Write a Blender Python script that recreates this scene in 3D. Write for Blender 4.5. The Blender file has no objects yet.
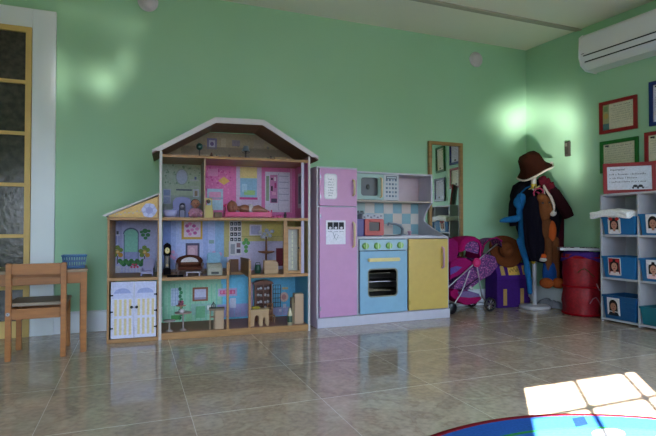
import bpy, bmesh, math, random
from mathutils import Vector, Matrix, noise
random.seed(7)
SC = bpy.context.scene
COL = SC.collection
R = math.radians

# ---------------------------------------------------------------- materials
def lin(h):
    h = h.lstrip('#')
    o = []
    for i in (0, 2, 4):
        v = int(h[i:i+2], 16) / 255
        o.append(v/12.92 if v <= .04045 else ((v+.055)/1.055)**2.4)
    return (o[0], o[1], o[2], 1)

def albedo(h, k=1):
    r, g, b, a = lin(h)
    return (r*.69*k, g*.64*k, b*.63*k, 1)

def new_mat(name):
    m = bpy.data.materials.new(name); m.use_nodes = True
    nt = m.node_tree; nt.nodes.clear()
    out = nt.nodes.new('ShaderNodeOutputMaterial')
    b = nt.nodes.new('ShaderNodeBsdfPrincipled')
    nt.links.new(b.outputs[0], out.inputs[0])
    return m, nt, b, out

def attr_mat(name, rough=.5, spec=.4, metal=0, nscale=30, namp=.08, bump=0, stretch=(1, 1, 1), coat=0, trans=0, sheen=0):
    m, nt, b, out = new_mat(name)
    N = nt.nodes.new; L = nt.links.new
    a = N('ShaderNodeAttribute'); a.attribute_name = 'Col'
    tc = N('ShaderNodeTexCoord'); mp = N('ShaderNodeMapping'); mp.inputs['Scale'].default_value = stretch
    L(tc.outputs['Object'], mp.inputs[0])
    n = N('ShaderNodeTexNoise'); n.inputs['Scale'].default_value = nscale; n.inputs['Detail'].default_value = 3
    L(mp.outputs[0], n.inputs['Vector'])
    mr = N('ShaderNodeMapRange'); mr.inputs[3].default_value = 1-namp; mr.inputs[4].default_value = 1+namp
    mr.inputs[1].default_value = .25; mr.inputs[2].default_value = .75
    L(n.outputs[0], mr.inputs[0])
    mx = N('ShaderNodeMix'); mx.data_type = 'RGBA'; mx.blend_type = 'MULTIPLY'; mx.inputs[0].default_value = 1
    L(a.outputs['Color'], mx.inputs[6]); L(mr.outputs[0], mx.inputs[7])
    L(mx.outputs[2], b.inputs['Base Color'])
    b.inputs['Roughness'].default_value = rough; b.inputs['Metallic'].default_value = metal
    b.inputs['Specular IOR Level'].default_value = spec
    b.inputs['Coat Weight'].default_value = coat
    b.inputs['Sheen Weight'].default_value = sheen
    if bump:
        bp = N('ShaderNodeBump'); bp.inputs['Strength'].default_value = bump; bp.inputs['Distance'].default_value = .004
        L(n.outputs[0], bp.inputs['Height']); L(bp.outputs[0], b.inputs['Normal'])
    if trans:
        t = N('ShaderNodeBsdfTransparent'); ms = N('ShaderNodeMixShader'); ms.inputs[0].default_value = trans
        L(b.outputs[0], ms.inputs[1]); L(t.outputs[0], ms.inputs[2]); L(ms.outputs[0], out.inputs[0])
    return m

M = {
 'paint': attr_mat('painted_wood', .38, .4, 0, 25, .04),
 'print': attr_mat('printed_paper', .55, .25, 0, 90, .12),
 'plastic': attr_mat('plastic', .3, .5, 0, 20, .03),
 'wood': attr_mat('wood_grain', .42, .35, 0, 9, .22, stretch=(1, 1, 7)),
 'woodh': attr_mat('wood_grain_flat', .42, .35, 0, 9, .22, stretch=(1, 6, 6)),
 'cloth': attr_mat('fabric', .95, .08, 0, 120, .16, .3, sheen=0),
 'plush': attr_mat('plush', 1, .05, 0, 160, .25, .8, sheen=.0),
 'metal': attr_mat('metal', .28, .5, 1, 20, .04),
 'mesh': attr_mat('net_fabric', .5, .4, 0, 60, .3, .3, trans=.18),
 'film': attr_mat('plastic_film', .12, .6, 0, 40, .1, .6, trans=.25),
}

def wall_mat():
    m, nt, b, out = new_mat('green_wall_paint')
    N = nt.nodes.new; L = nt.links.new
    g = N('ShaderNodeNewGeometry')
    n = N('ShaderNodeTexNoise'); n.inputs['Scale'].default_value = 1.3; n.inputs['Detail'].default_value = 5
    L(g.outputs['Position'], n.inputs['Vector'])
    r = N('ShaderNodeValToRGB')
    r.color_ramp.elements[0].color = lin('96bf9c'); r.color_ramp.elements[1].color = lin('9dc5a5')
    r.color_ramp.elements[0].position = .3; r.color_ramp.elements[1].position = .7
    L(n.outputs[0], r.inputs[0]); L(r.outputs[0], b.inputs['Base Color'])
    n2 = N('ShaderNodeTexNoise'); n2.inputs['Scale'].default_value = 60; n2.inputs['Detail'].default_value = 4
    L(g.outputs['Position'], n2.inputs['Vector'])
    bp = N('ShaderNodeBump'); bp.inputs['Strength'].default_value = .12; bp.inputs['Distance'].default_value = .004
    L(n2.outputs[0], bp.inputs['Height']); L(bp.outputs[0], b.inputs['Normal'])
    b.inputs['Roughness'].default_value = .5; b.inputs['Specular IOR Level'].default_value = .3
    return m

def simple_mat(name, h, rough=.6, spec=.3, nscale=4, namp=.05, metal=0):
    m, nt, b, out = new_mat(name)
    N = nt.nodes.new; L = nt.links.new
    g = N('ShaderNodeNewGeometry')
    n = N('ShaderNodeTexNoise'); n.inputs['Scale'].default_value = nscale; n.inputs['Detail'].default_value = 4
    L(g.outputs['Position'], n.inputs['Vector'])
    c = lin(h)
    r = N('ShaderNodeValToRGB')
    r.color_ramp.elements[0].color = tuple(v*(1-namp) for v in c[:3])+(1,)
    r.color_ramp.elements[1].color = tuple(min(1, v*(1+namp)) for v in c[:3])+(1,)
    L(n.outputs[0], r.inputs[0]); L(r.outputs[0], b.inputs['Base Color'])
    b.inputs['Roughness'].default_value = rough; b.inputs['Specular IOR Level'].default_value = spec
    b.inputs['Metallic'].default_value = metal
    return m

def floor_mat():
    m, nt, b, out = new_mat('polished_marble_tile')
    N = nt.nodes.new; L = nt.links.new
    g = N('ShaderNodeNewGeometry'); s = N('ShaderNodeSeparateXYZ'); L(g.outputs['Position'], s.inputs[0])
    def math_(op, a, b_=None, c=None):
        n = N('ShaderNodeMath'); n.operation = op
        for i, v in enumerate((a, b_, c)):
            if v is None: continue
            if isinstance(v, (int, float)): n.inputs[i].default_value = v
            else: L(v, n.inputs[i])
        return n.outputs[0]
    def line(sock, off, pitch, w):
        t = math_('DIVIDE', math_('SUBTRACT', sock, off), pitch)
        f = math_('FRACT', math_('ADD', t, 50.0)); d = math_('MINIMUM', f, math_('SUBTRACT', 1.0, f))
        return math_('LESS_THAN', d, w/pitch), math_('FLOOR', math_('ADD', t, 50.0))
    gx, ix = line(s.outputs[0], .19, .493, .0011); gy, iy = line(s.outputs[1], 1.82, .505, .0019)
    grout = math_('MAXIMUM', math_('MULTIPLY', gx, .5), gy)
    cmb = N('ShaderNodeCombineXYZ'); L(ix, cmb.inputs[0]); L(iy, cmb.inputs[1])
    wn = N('ShaderNodeTexWhiteNoise'); L(cmb.outputs[0], wn.inputs[0])
    # each tile shows its own piece of the marble figure
    off = N('ShaderNodeVectorMath'); off.operation = 'SCALE'; L(wn.outputs['Color'], off.inputs[0]); off.inputs['Scale'].default_value = 7
    pos = N('ShaderNodeVectorMath'); pos.operation = 'ADD'; L(g.outputs['Position'], pos.inputs[0]); L(off.outputs[0], pos.inputs[1])
    n = N('ShaderNodeTexNoise'); n.inputs['Scale'].default_value = 5; n.inputs['Detail'].default_value = 8; n.inputs['Distortion'].default_value = 1.6
    L(pos.outputs[0], n.inputs['Vector'])
    r = N('ShaderNodeValToRGB'); e = r.color_ramp.elements
    e[0].position = .3; e[0].color = lin('a08b78'); e[1].position = .72; e[1].color = lin('b5a28c')
    k = e.new(.46); k.color = lin('a79380'); k = e.new(.5); k.color = lin('a18b77'); k = e.new(.54); k.color = lin('ac9984')
    L(n.outputs[0], r.inputs[0])
    n3 = N('ShaderNodeTexNoise'); n3.inputs['Scale'].default_value = 45; n3.inputs['Detail'].default_value = 6
    L(pos.outputs[0], n3.inputs['Vector'])
    mr = N('ShaderNodeMapRange'); mr.inputs[1].default_value = .3; mr.inputs[2].default_value = .7; mr.inputs[3].default_value = .80; mr.inputs[4].default_value = 1.14
    L(n3.outputs[0], mr.inputs[0])
    mu = N('ShaderNodeMix'); mu.data_type = 'RGBA'; mu.blend_type = 'MULTIPLY'; mu.inputs[0].default_value = 1
    L(r.outputs[0], mu.inputs[6]); L(mr.outputs[0], mu.inputs[7])
    tv = N('ShaderNodeMapRange'); L(wn.outputs['Value'], tv.inputs[0]); tv.inputs[3].default_value = .93; tv.inputs[4].default_value = 1.05
    m2 = N('ShaderNodeMix'); m2.data_type = 'RGBA'; m2.blend_type = 'MULTIPLY'; m2.inputs[0].default_value = 1
    L(mu.outputs[2], m2.inputs[6]); L(tv.outputs[0], m2.inputs[7])
    mx = N('ShaderNodeMix'); mx.data_type = 'RGBA'; L(grout, mx.inputs[0]); L(m2.outputs[2], mx.inputs[6]); mx.inputs[7].default_value = lin('c4b7a2')
    L(mx.outputs[2], b.inputs['Base Color'])
    ro = N('ShaderNodeMapRange'); L(n3.outputs[0], ro.inputs[0]); ro.inputs[3].default_value = .07; ro.inputs[4].default_value = .15
    rr = N('ShaderNodeMix'); L(grout, rr.inputs[0]); L(ro.outputs[0], rr.inputs[2]); rr.inputs[3].default_value = .6
    L(rr.outputs[0], b.inputs['Roughness'])
    b.inputs['Specular IOR Level'].default_value = .62
    return m

MW = wall_mat(); MF = floor_mat()
MCEIL = simple_mat('ceiling_paint', 'e6dfce', .7, .2, 2, .04)
MWHITE = simple_mat('white_trim_paint', 'dde0e6', .4, .4, 8, .03)
MDARK = simple_mat('dark_grille_metal', '2c2a28', .5, .4, 8, .1)
MAC = simple_mat('off_white_plastic', 'd9d6d6', .35, .45, 6, .02)
MSTRIP = simple_mat('shadowed_ceiling_joint', 'a9a292', .8, .1, 4, .05)  # joint strip coloured darker to carry its shadow line
MGOLD = simple_mat('golden_wood', 'c9a765', .45, .35, 12, .15)

def glass_dark():
    m, nt, b, out = new_mat('dark_textured_glass')
    N = nt.nodes.new; L = nt.links.new
    g = N('ShaderNodeNewGeometry'); n = N('ShaderNodeTexNoise'); n.inputs['Scale'].default_value = 28; n.inputs['Detail'].default_value = 3
    L(g.outputs['Position'], n.inputs['Vector'])
    r = N('ShaderNodeValToRGB'); r.color_ramp.elements[0].color = lin('282622'); r.color_ramp.elements[1].color = lin('454239')
    r.color_ramp.elements[0].position = .35; r.color_ramp.elements[1].position = .75
    L(n.outputs[0], r.inputs[0]); L(r.outputs[0], b.inputs['Base Color'])
    bp = N('ShaderNodeBump'); bp.inputs['Strength'].default_value = .35; bp.inputs['Distance'].default_value = .004
    L(n.outputs[0], bp.inputs['Height']); L(bp.outputs[0], b.inputs['Normal'])
    b.inputs['Roughness'].default_value = .2
    return m
MGLASS = glass_dark()
MMIRROR = simple_mat('mirror_silver', 'dfe6e2', .02, .5, 3, .01, 1)

# ---------------------------------------------------------------- mesh building
class MB:
    def __init__(s): s.v = []; s.f = []; s.c = []; s.sm = []; s.T = Matrix.Identity(4)
    def add(s, vs, fs, col, smooth=False):
        o = len(s.v)
        s.v += [tuple(s.T @ Vector(p)) for p in vs]
        for f in fs:
            s.f.append([i+o for i in f]); s.c.append(col); s.sm.append(smooth)
        return s
    def at(s, loc=(0, 0, 0), rot=(0, 0, 0), sc=(1, 1, 1)):
        from mathutils import Euler
        s.T = Matrix.Translation(loc) @ Euler(rot).to_matrix().to_4x4() @ Matrix.Diagonal((*sc, 1)); return s
    def box(s, x0, x1, y0, y1, z0, z1, col, b=0):
        if b:
            return s.bbox(x0, x1, y0, y1, z0, z1, col, b)
        v = [(x, y, z) for z in (z0, z1) for y in (y0, y1) for x in (x0, x1)]
        return s.add(v, [(0, 2, 3, 1), (4, 5, 7, 6), (0, 1, 5, 4), (2, 6, 7, 3), (0, 4, 6, 2), (1, 3, 7, 5)], col)
    def bbox(s, x0, x1, y0, y1, z0, z1, col, b):
        bm = bmesh.new(); bmesh.ops.create_cube(bm, size=1)
        for v in bm.verts:
            v.co = Vector((x0 if v.co.x < 0 else x1, y0 if v.co.y < 0 else y1, z0 if v.co.z < 0 else z1))
        b = min(b, .45*min(abs(x1-x0), abs(y1-y0), abs(z1-z0)))
        bmesh.ops.bevel(bm, geom=bm.edges[:], offset=b, segments=2, affect='EDGES')
        s.bm(bm, col, False); return s
    def bm(s, bm, col, smooth=True):
        bm.verts.ensure_lookup_table(); bm.verts.index_update()
        s.add([v.co[:] for v in bm.verts], [[v.index for v in f.verts] for f in bm.faces], col, smooth); bm.free(); return s
    def prism(s, pts, y0, y1, col, axis='y'):
        """polygon of (a,b) extruded; axis y: (a,y,b), axis x: (x,a,b), axis z: (a,b,z)"""
        def P(a, b, t): return (a, t, b) if axis == 'y' else ((t, a, b) if axis == 'x' else (a, b, t))
        n = len(pts); v = [P(a, b, y0) for a, b in pts] + [P(a, b, y1) for a, b in pts]
        f = [tuple(range(n)), tuple(range(2*n-1, n-1, -1))] + [(i, i+n, (i+1) % n+n, (i+1) % n) for i in range(n)]
        return s.add(v, f, col)
    def ring(s, outer, inner, y0, y1, col):
        """frame between two closed outlines with the same count, in xz"""
        n = len(outer); v = []
        for y in (y0, y1):
            v += [(a, y, b) for a, b in outer] + [(a, y, b) for a, b in inner]
        f = []
        for i in range(n):
            j = (i+1) % n
            f += [(i, j, j+n, i+n), (2*n+j, 2*n+i, 3*n+i, 3*n+j), (j, i, 2*n+i, 2*n+j), (i+n, j+n, 3*n+j, 3*n+i)]
        return s.add(v, f, col)
    def cyl(s, p, q, r, col, r2=None, n=16, smooth=True, cap=True):
        p, q = Vector(p), Vector(q); d = (q-p).normalized(); r2 = r if r2 is None else r2
        a = d.orthogonal().normalized(); b = d.cross(a)
        v = [tuple(p+(a*math.cos(t)+b*math.sin(t))*r) for t in [2*math.pi*i/n for i in range(n)]]
        v += [tuple(q+(a*math.cos(t)+b*math.sin(t))*r2) for t in [2*math.pi*i/n for i in range(n)]]
        s.add(v, [(i, (i+1) % n, (i+1) % n+n, i+n) for i in range(n)], col, smooth)
        if cap:
            s.add(v[:n], [tuple(range(n-1, -1, -1))], col); s.add(v[n:], [tuple(range(n))], col)
        return s
    def tube(s, pts, r, col, n=10, closed=False):
        P = [Vector(p) for p in pts]; m = len(P); v = []; up = None
        for i, p in enumerate(P):
            t = ((P[(i+1) % m] if closed or i < m-1 else p) - (P[i-1] if closed or i > 0 else p)).normalized()
            if up is None: up = t.orthogonal().normalized()
            a = (up - t*up.dot(t)).normalized(); up = a; b = t.cross(a)
            rr = r[i] if isinstance(r, (list, tuple)) else r
            v += [tuple(p+(a*math.cos(w)+b*math.sin(w))*rr) for w in [2*math.pi*k/n for k in range(n)]]
        f = []
        for i in range(m if closed else m-1):
            for k in range(n):
                j = (i+1) % m; f.append((i*n+k, i*n+(k+1) % n, j*n+(k+1) % n, j*n+k))
        s.add(v, f, col, True)
        if not closed:
            s.add(v[:n], [tuple(range(n-1, -1, -1))], col); s.add(v[-n:], [tuple(range(n))], col)
        return s
    def lathe(s, prof, col, c=(0, 0, 0), n=28, cols=None):
        """profile of (r,z) about the z axis through c"""
        v = []
        for r, z in prof:
            v += [(c[0]+r*math.cos(2*math.pi*k/n), c[1]+r*math.sin(2*math.pi*k/n), c[2]+z) for k in range(n)]
        for i in range(len(prof)-1):
            fs = [(i*n+k, i*n+(k+1) % n, (i+1)*n+(k+1) % n, (i+1)*n+k) for k in range(n)]
            s.add(v, fs, cols[i] if cols else col, True) if False else None
        o = len(s.v); s.v += [tuple(s.T @ Vector(p)) for p in v]
        for i in range(len(prof)-1):
            for k in range(n):
                s.f.append([o+i*n+k, o+i*n+(k+1) % n, o+(i+1)*n+(k+1) % n, o+(i+1)*n+k]); s.c.append(cols[i] if cols else col); s.sm.append(True)
        return s
    def ball(s, c, r, col, u=16, w=10):
        r = (r, r, r) if isinstance(r, (int, float)) else r
        bm = bmesh.new(); bmesh.ops.create_uvsphere(bm, u_segments=u, v_segments=w, radius=1)
        for v in bm.verts: v.co = Vector((c[0]+v.co.x*r[0], c[1]+v.co.y*r[1], c[2]+v.co.z*r[2]))
        return s.bm(bm, col)
    def disc(s, u, z, ru, rz, y, col, n=24, a0=0, a1=360):
        v = [(u+ru*math.cos(R(a0+(a1-a0)*i/n)), y, z+rz*math.sin(R(a0+(a1-a0)*i/n))) for i in range(n if a1-a0 == 360 else n+1)]
        return s.add(v, [tuple(range(len(v)))], col)
    def rect(s, p, q, y, col):
        (a, b), (c, d) = p, q
        a, c = min(a, c), max(a, c); b, d = min(b, d), max(b, d)
        return s.add([(a, y, b), (c, y, b), (c, y, d), (a, y, d)], [(0, 1, 2, 3)], col)
    def poly(s, pts, y, col): return s.add([(a, y, b) for a, b in pts], [tuple(range(len(pts)))], col)
    def drape(s, rings, col, k=9, amp=.02, n=72, seed=0, cols=None, cap=True):
        """rings from top: (z, cx, cy, rx, ry); folds deepen downwards"""
        v = []; m = len(rings)
        for j, (z, cx, cy, rx, ry) in enumerate(rings):
            f = amp*(j/(m-1))**.8
            for i in range(n):
                t = 2*math.pi*i/n
                w = 1+f/max(rx, .01)*(math.sin(k*t+seed+.25*j)*.6+math.sin((k*1.7)*t+seed*2)*.25+noise.noise(Vector((3*math.cos(t), 3*math.sin(t), seed+z*6)))*.6)
                v.append((cx+rx*w*math.cos(t), cy+ry*w*math.sin(t), z+(f*.5*math.sin(3*t+seed) if j == m-1 else 0)))
        o = len(s.v); s.v += [tuple(s.T @ Vector(p)) for p in v]
        for j in range(m-1):
            for i in range(n):
                s.f.append([o+j*n+i, o+(j+1)*n+i, o+(j+1)*n+(i+1) % n, o+j*n+(i+1) % n]); s.c.append(cols(j, i) if cols else col); s.sm.append(True)
        if cap:
            s.f.append([o+i for i in range(n-1, -1, -1)]); s.c.append(col); s.sm.append(False)
        return s
    def build(s, name, mat='paint', parent=None, bevel=0, remesh=0, weld=False, solid=0):
        me = bpy.data.meshes.new(name)
        me.from_pydata(s.v, [], s.f); me.update()
        m = M[mat] if isinstance(mat, str) else mat
        me.materials.append(m)
        ca = me.color_attributes.new('Col', 'FLOAT_COLOR', 'CORNER')
        buf = []
        for p, c in zip(me.polygons, s.c):
            buf += list(albedo(c, 1.45 if mat == 'print' else 1))*p.loop_total
        ca.data.foreach_set('color', buf)
        me.polygons.foreach_set('use_smooth', s.sm)
        o = bpy.data.objects.new(name, me); COL.objects.link(o)
        if parent: o.parent = parent
        if remesh:
            md = o.modifiers.new('remesh', 'REMESH'); md.mode = 'VOXEL'; md.voxel_size = remesh; md.use_smooth_shade = True
            sm = o.modifiers.new('smooth', 'SMOOTH'); sm.iterations = 3; sm.factor = .5
            bpy.context.view_layer.update()
            dg = bpy.context.evaluated_depsgraph_get(); ev = o.evaluated_get(dg)
            me2 = bpy.data.meshes.new_from_object(ev); o.modifiers.clear(); o.data = me2
            if not me2.materials: me2.materials.append(m)
            while me2.color_attributes: me2.color_attributes.remove(me2.color_attributes[0])
            ca = me2.color_attributes.new('Col', 'FLOAT_COLOR', 'CORNER')
            ca.data.foreach_set('color', list(albedo(s.c[0]))*len(me2.loops))
            for p in me2.polygons: p.use_smooth = True
        if bevel:
            md = o.modifiers.new('bevel', 'BEVEL'); md.width = bevel; md.segments = 2; md.limit_method = 'ANGLE'; md.angle_limit = R(50)
        if solid:
            md = o.modifiers.new('solid', 'SOLIDIFY'); md.thickness = solid; md.offset = 0
        return o

def thing(name, label, cat, loc=(0, 0, 0), rz=0, group=None):
    o = bpy.data.objects.new(name, None); COL.objects.link(o); o.empty_display_size = .05
    o.location = loc; o.rotation_euler = (0, 0, R(rz))
    return tag(o, label, cat, group)
def tag(o, label, cat, group=None):
    o['label'] = label; o['category'] = cat
    if group: o['group'] = group
    return o
def place(o, loc, rz=0, rx=0, ry=0):
    o.location = loc; o.rotation_euler = (R(rx), R(ry), R(rz)); return o
def struct(o): o['kind'] = 'structure'; return o
def label(o, t): o['label'] = t; return o
def dup(root, loc, rz=None, lab=None, group=None):
    r = root.copy(); COL.objects.link(r); r.location = loc
    if rz is not None: r.rotation_euler.z = R(rz)
    if lab: r['label'] = lab
    if group: r['group'] = group
    for ch in list(root.children):
        c = ch.copy(); COL.objects.link(c); c.parent = r
        for g in ch.children:
            d = g.copy(); COL.objects.link(d); d.parent = c
    return r
def rrect(x0, x1, z0, z1, r, n=5):
    pts = []
    for cx, cz, a in ((x1-r, z1-r, 0), (x0+r, z1-r, 90), (x0+r, z0+r, 180), (x1-r, z0+r, 270)):
        for i in range(n+1): pts.append((cx+r*math.cos(R(a+90*i/n)), cz+r*math.sin(R(a+90*i/n))))
    return pts
def text_mesh(mb, txt, x, z, size, y, col, align='LEFT', bold=0):
    cu = bpy.data.curves.new('lettering', 'FONT'); cu.body = txt; cu.size = size; cu.align_x = align; cu.offset = bold
    o = bpy.data.objects.new('lettering', cu); COL.objects.link(o)
    bpy.context.view_layer.update()
    me = bpy.data.meshes.new_from_object(o.evaluated_get(bpy.context.evaluated_depsgraph_get()))
    mb.add([(x+v.co.x, y, z+v.co.y) for v in me.vertices], [tuple(p.vertices) for p in me.polygons], col)
    bpy.data.objects.remove(o); bpy.data.meshes.remove(me); bpy.data.curves.remove(cu)
def scribble(mb, x0, x1, z, h, y, col, seed=1):
    """a line of small handwriting as short strokes"""
    rnd = random.Random(seed); x = x0
    while x < x1:
        w = h*rnd.uniform(.25, .6); hh = h*rnd.choice((.55, .6, .65, 1))
        mb.rect((x, z), (x+w*.45, z+hh), y, col)
        mb.rect((x, z+hh*.4), (x+w, z+hh*.4+h*.18), y, col)
        x += w+h*.16
        if rnd.random() < .2: x += h*.55
# ---------------------------------------------------------------- the room
H_C = 2.277; YB = 3.52; XL = -1.7; YR = -.8
WALLR = (3.305, 3.52); LR = 4.36
def wr(s, off, z=0):   # a point on the right wall: s along it from the corner, off into the room
    a = R(-84); return (WALLR[0]+s*math.cos(a)+off*math.sin(a), WALLR[1]+s*math.sin(a)-off*math.cos(a), z)
struct(MB().box(XL-.1, 4.1, YR-.1, YB+.1, -.08, 0, 'ffffff').build('floor', MF))
struct(MB().box(XL-.1, 4.1, YR-.1, YB+.1, H_C, H_C+.08, 'ffffff').build('ceiling', MCEIL))
struct(MB().box(XL-.1, 3.5, YB, YB+.1, 0, H_C, 'ffffff').build('wall_back', MW))
struct(MB().box(XL-.1, XL, YR, YB, 0, H_C, 'ffffff').build('wall_left', MW))
ly0, ly1, lz0, lz1 = -1.6, -.72, .25, 1.27  # unseen rear window, added to brighten the lower left wall
b = MB()
for a in ((ly0, ly0+.04, lz0, lz1), (ly1-.04, ly1, lz0, lz1), (ly0+.04, ly1-.04, lz0, lz0+.04), (ly0+.04, ly1-.04, lz1-.04, lz1)): b.box(a[0], a[1], YR-.07, YR-.03, a[2], a[3], 'ffffff')
b.box(ly0-.7, ly1+.1, YR-1.2, YR-.1, lz1+.04, lz1+.08, 'ffffff')  # slab added outside to keep the sun out of this window
struct(b.build('fill_window_3', MWHITE))
wx0, wx1, wy0, wy1 = 1.2, 2.9, .7, 1.5
dx0, dx1, dzt = -.58, .165, 2.075
b = MB().box(XL, ly0, YR-.1, YR, 0, H_C, 'ffffff').box(ly1, dx0, YR-.1, YR, 0, H_C, 'ffffff').box(ly0, ly1, YR-.1, YR, 0, lz0, 'ffffff').box(ly0, ly1, YR-.1, YR, lz1, H_C, 'ffffff').box(dx1, wx0, YR-.1, YR, 0, H_C, 'ffffff').box(wx1, 3.86, YR-.1, YR, 0, H_C, 'ffffff').box(wx0, wx1, YR-.1, YR, 0, wy0, 'ffffff').box(wx0, wx1, YR-.1, YR, wy1, H_C, 'ffffff').box(dx0, dx1, YR-.1, YR, dzt, H_C, 'ffffff')
struct(b.build('wall_front', MW))
ws0, ws1, wz0, wz1 = 2.75, 4.15, .3, 1.75
b = MB().box(0, ws0, 0, .1, 0, H_C, 'f').box(ws1, LR, 0, .1, 0, H_C, 'f').box(ws0, ws1, 0, .1, 0, wz0, 'f').box(ws0, ws1, 0, .1, wz1, H_C, 'f') if False else None
b = MB()
for a in ((0, ws0, 0, H_C), (ws1, LR, 0, H_C), (ws0, ws1, 0, wz0), (ws0, ws1, wz1, H_C)):
    b.box(a[0], a[1], 0, .1, a[2], a[3], 'ffffff')
w = b.build('wall_right', MW); struct(w); place(w, (*WALLR, 0), -84)
# unseen window in the right wall, placed and lowered to shape the daylight
b = MB()
for a in ((ws0, ws0+.04, wz0, wz1), (ws1-.04, ws1, wz0, wz1), (ws0, ws1, wz0, wz0+.04), (ws0, ws1, wz1-.04, wz1), ((ws0+ws1)/2-.02, (ws0+ws1)/2+.02, wz0, wz1)):
    b.box(a[0], a[1], .03, .07, a[2], a[3], 'ffffff')
w = b.build('window_1', MWHITE); struct(w); place(w, (*WALLR, 0), -84)
b = MB()  # unseen rear window, added to light the right corner
for a in ((wx0, wx0+.04, wy0, wy1), (wx1-.04, wx1, wy0, wy1), (wx0, wx1, wy0, wy0+.04), (wx0, wx1, wy1-.04, wy1), ((wx0+wx1)/2-.02, (wx0+wx1)/2+.02, wy0, wy1)):
    b.box(a[0], a[1], YR-.07, YR-.03, a[2], a[3], 'ffffff')
b.box(wx0-.9, wx1+.3, YR-1.15, YR-.1, wy1+.04, wy1+.08, 'ffffff')  # overhang added out of view to block direct sun here
struct(b.build('fill_window_2', MWHITE))
# rear door opening with a metal grille (throws the sun patch)
b = MB()
for a in ((dx0, dx0+.04, 0, dzt), (dx1-.037, dx1, 0, dzt), (dx0, dx1, 2.035, dzt)):
    b.box(a[0], a[1], YR-.07, YR-.03, a[2], a[3], 'ffffff')
for x in (-.25, .045): b.box(x-.007, x+.007, YR-.058, YR-.042, 0, 2.04, 'ffffff')
for k in range(8):
    z = 1.812-.24*k; b.box(dx0, dx1, YR-.058, YR-.042, z-.007, z+.007, 'ffffff')
    for x in (-.25, .045): b.ball((x, YR-.05, z), .019, 'ffffff', 10, 8)
struct(b.build('door_2', MDARK))

# ceiling joint strip
b = MB().box(XL, 3.37, 2.985, 3.02, H_C-.006, H_C, 'ffffff').box(XL, 3.37, 2.965, 2.985, H_C-.012, H_C, 'ffffff')
struct(b.build('trim_1', MSTRIP))
# baseboards
b = MB().box(-.47, 3.3, YB-.018, YB, 0, .125, 'f0f0f4').box(-.47, 3.3, YB-.012, YB, .125, .135, 'f0f0f4')
struct(b.build('baseboard_back', MWHITE, bevel=.003))
b = MB().box(.02, 2.7, -.018, 0, 0, .14, 'f0f0f4').box(.02, 2.7, -.012, 0, .14, .152, 'f0f0f4')
w = b.build('baseboard_right', MWHITE, bevel=.003); struct(w); place(w, (*WALLR, 0), -84)

# door with panes on the left of the back wall
b = MB().box(-.598, -.468, YB-.03, YB, 0, 2.03, 'f').box(-1.5, -.598, YB-.03, YB, 1.91, 2.03, 'f') if False else MB()
for a in ((-.598, -.468, 0, 2.02), (-1.5, -.598, 1.9, 2.02), (-1.62, -1.5, 0, 2.02)):
    b.box(a[0], a[1], YB-.03, YB, a[2], a[3], 'ffffff')
casing = struct(b.build('door_1', MWHITE, bevel=.003))
b = MB()
for a in ((-.632, -.6, 0, 1.9), (-1.498, -1.46, 0, 1.9), (-1.46, -.632, 1.868, 1.9), (-1.46, -.632, 0, .1)):
    b.box(a[0], a[1], YB-.035, YB-.005, a[2], a[3], 'ffffff')
for z in (1.559, 1.243, .928, .615, .30): b.box(-1.46, -.632, YB-.03, YB-.008, z-.011, z+.011, 'ffffff')
b.box(-1.07, -1.045, YB-.03, YB-.008, .1, 1.87, 'ffffff')
struct(b.build('door_frame', MGOLD, casing))
struct(MB().box(-1.46, -.632, YB-.014, YB-.006, .1, 1.87, 'ffffff').build('door_pane', MGLASS, casing))

# round ceiling-height fixtures on the back wall
def fixture(x, z, lab):
    t = thing('wall_light', lab, 'light', (x, YB, z), 0, 'round wall fixtures')
    b = MB().at(rot=(R(90), 0, 0)).lathe([(.001, 0), (.064, 0), (.066, .008), (.06, .018), (.056, .02)], 'f2eefa', n=36); b.build('rim', 'plastic', t)
    b = MB().at(rot=(R(90), 0, 0)).lathe([(.056, .016), (.05, .03), (.036, .042), (.018, .048), (.001, .05)], 'eee8f6', n=36); b.build('dome', 'plastic', t)
    return t
fixture((0.071,2.183)[0], (0.071,2.183)[1], 'round pale grey wall fixture at the top edge, high above the dollhouse')
fixture((2.749,2.124)[0], (2.749,2.124)[1], 'round pale grey wall fixture near the corner, above the mirror and coat stand')

# air conditioner, on the right wall
t = thing('air_conditioner', 'white split air conditioner mounted high on the right green wall', 'air conditioner', wr(.675, 0, .0), -84)
prof = [(-.0, 2.145), (-.17, 2.143), (-.2, 2.118), (-.205, 1.97), (-.185, 1.915), (-.13, 1.880), (0, 1.880)]
b = MB().prism([(y, z) for y, z in prof], .012, .83, 'fbf9fb', axis='x'); b.build('body', MAC, t, bevel=.004)
b = MB().prism([(0, 2.151), (-.17, 2.149), (-.206, 2.122), (-.212, 1.97), (-.19, 1.908), (-.13, 1.872), (0, 1.872)], 0, .013, 'ffffff', axis='x'); b.build('end_cap', MAC, t, bevel=.004)
b = MB()
for (y0, z0), (y1, z1) in (((-.2055, 1.977), (-.2045, 1.968)), ((-.1915, 1.932), (-.1885, 1.923))):
    b.add([(.04, y0-.001, z0), (.82, y0-.001, z0), (.82, y1-.0015, z1), (.04, y1-.0015, z1)], [(0, 1, 2, 3)], '17171a')
b.build('louver_gap', 'plastic', t)
b = MB().add([(.02, -.2066, 1.992), (.045, -.2066, 1.994), (.045, -.2066, 1.988), (.02, -.2066, 1.989)], [(0, 1, 2, 3)], '55565e'); b.build('badge', 'plastic', t)

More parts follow.
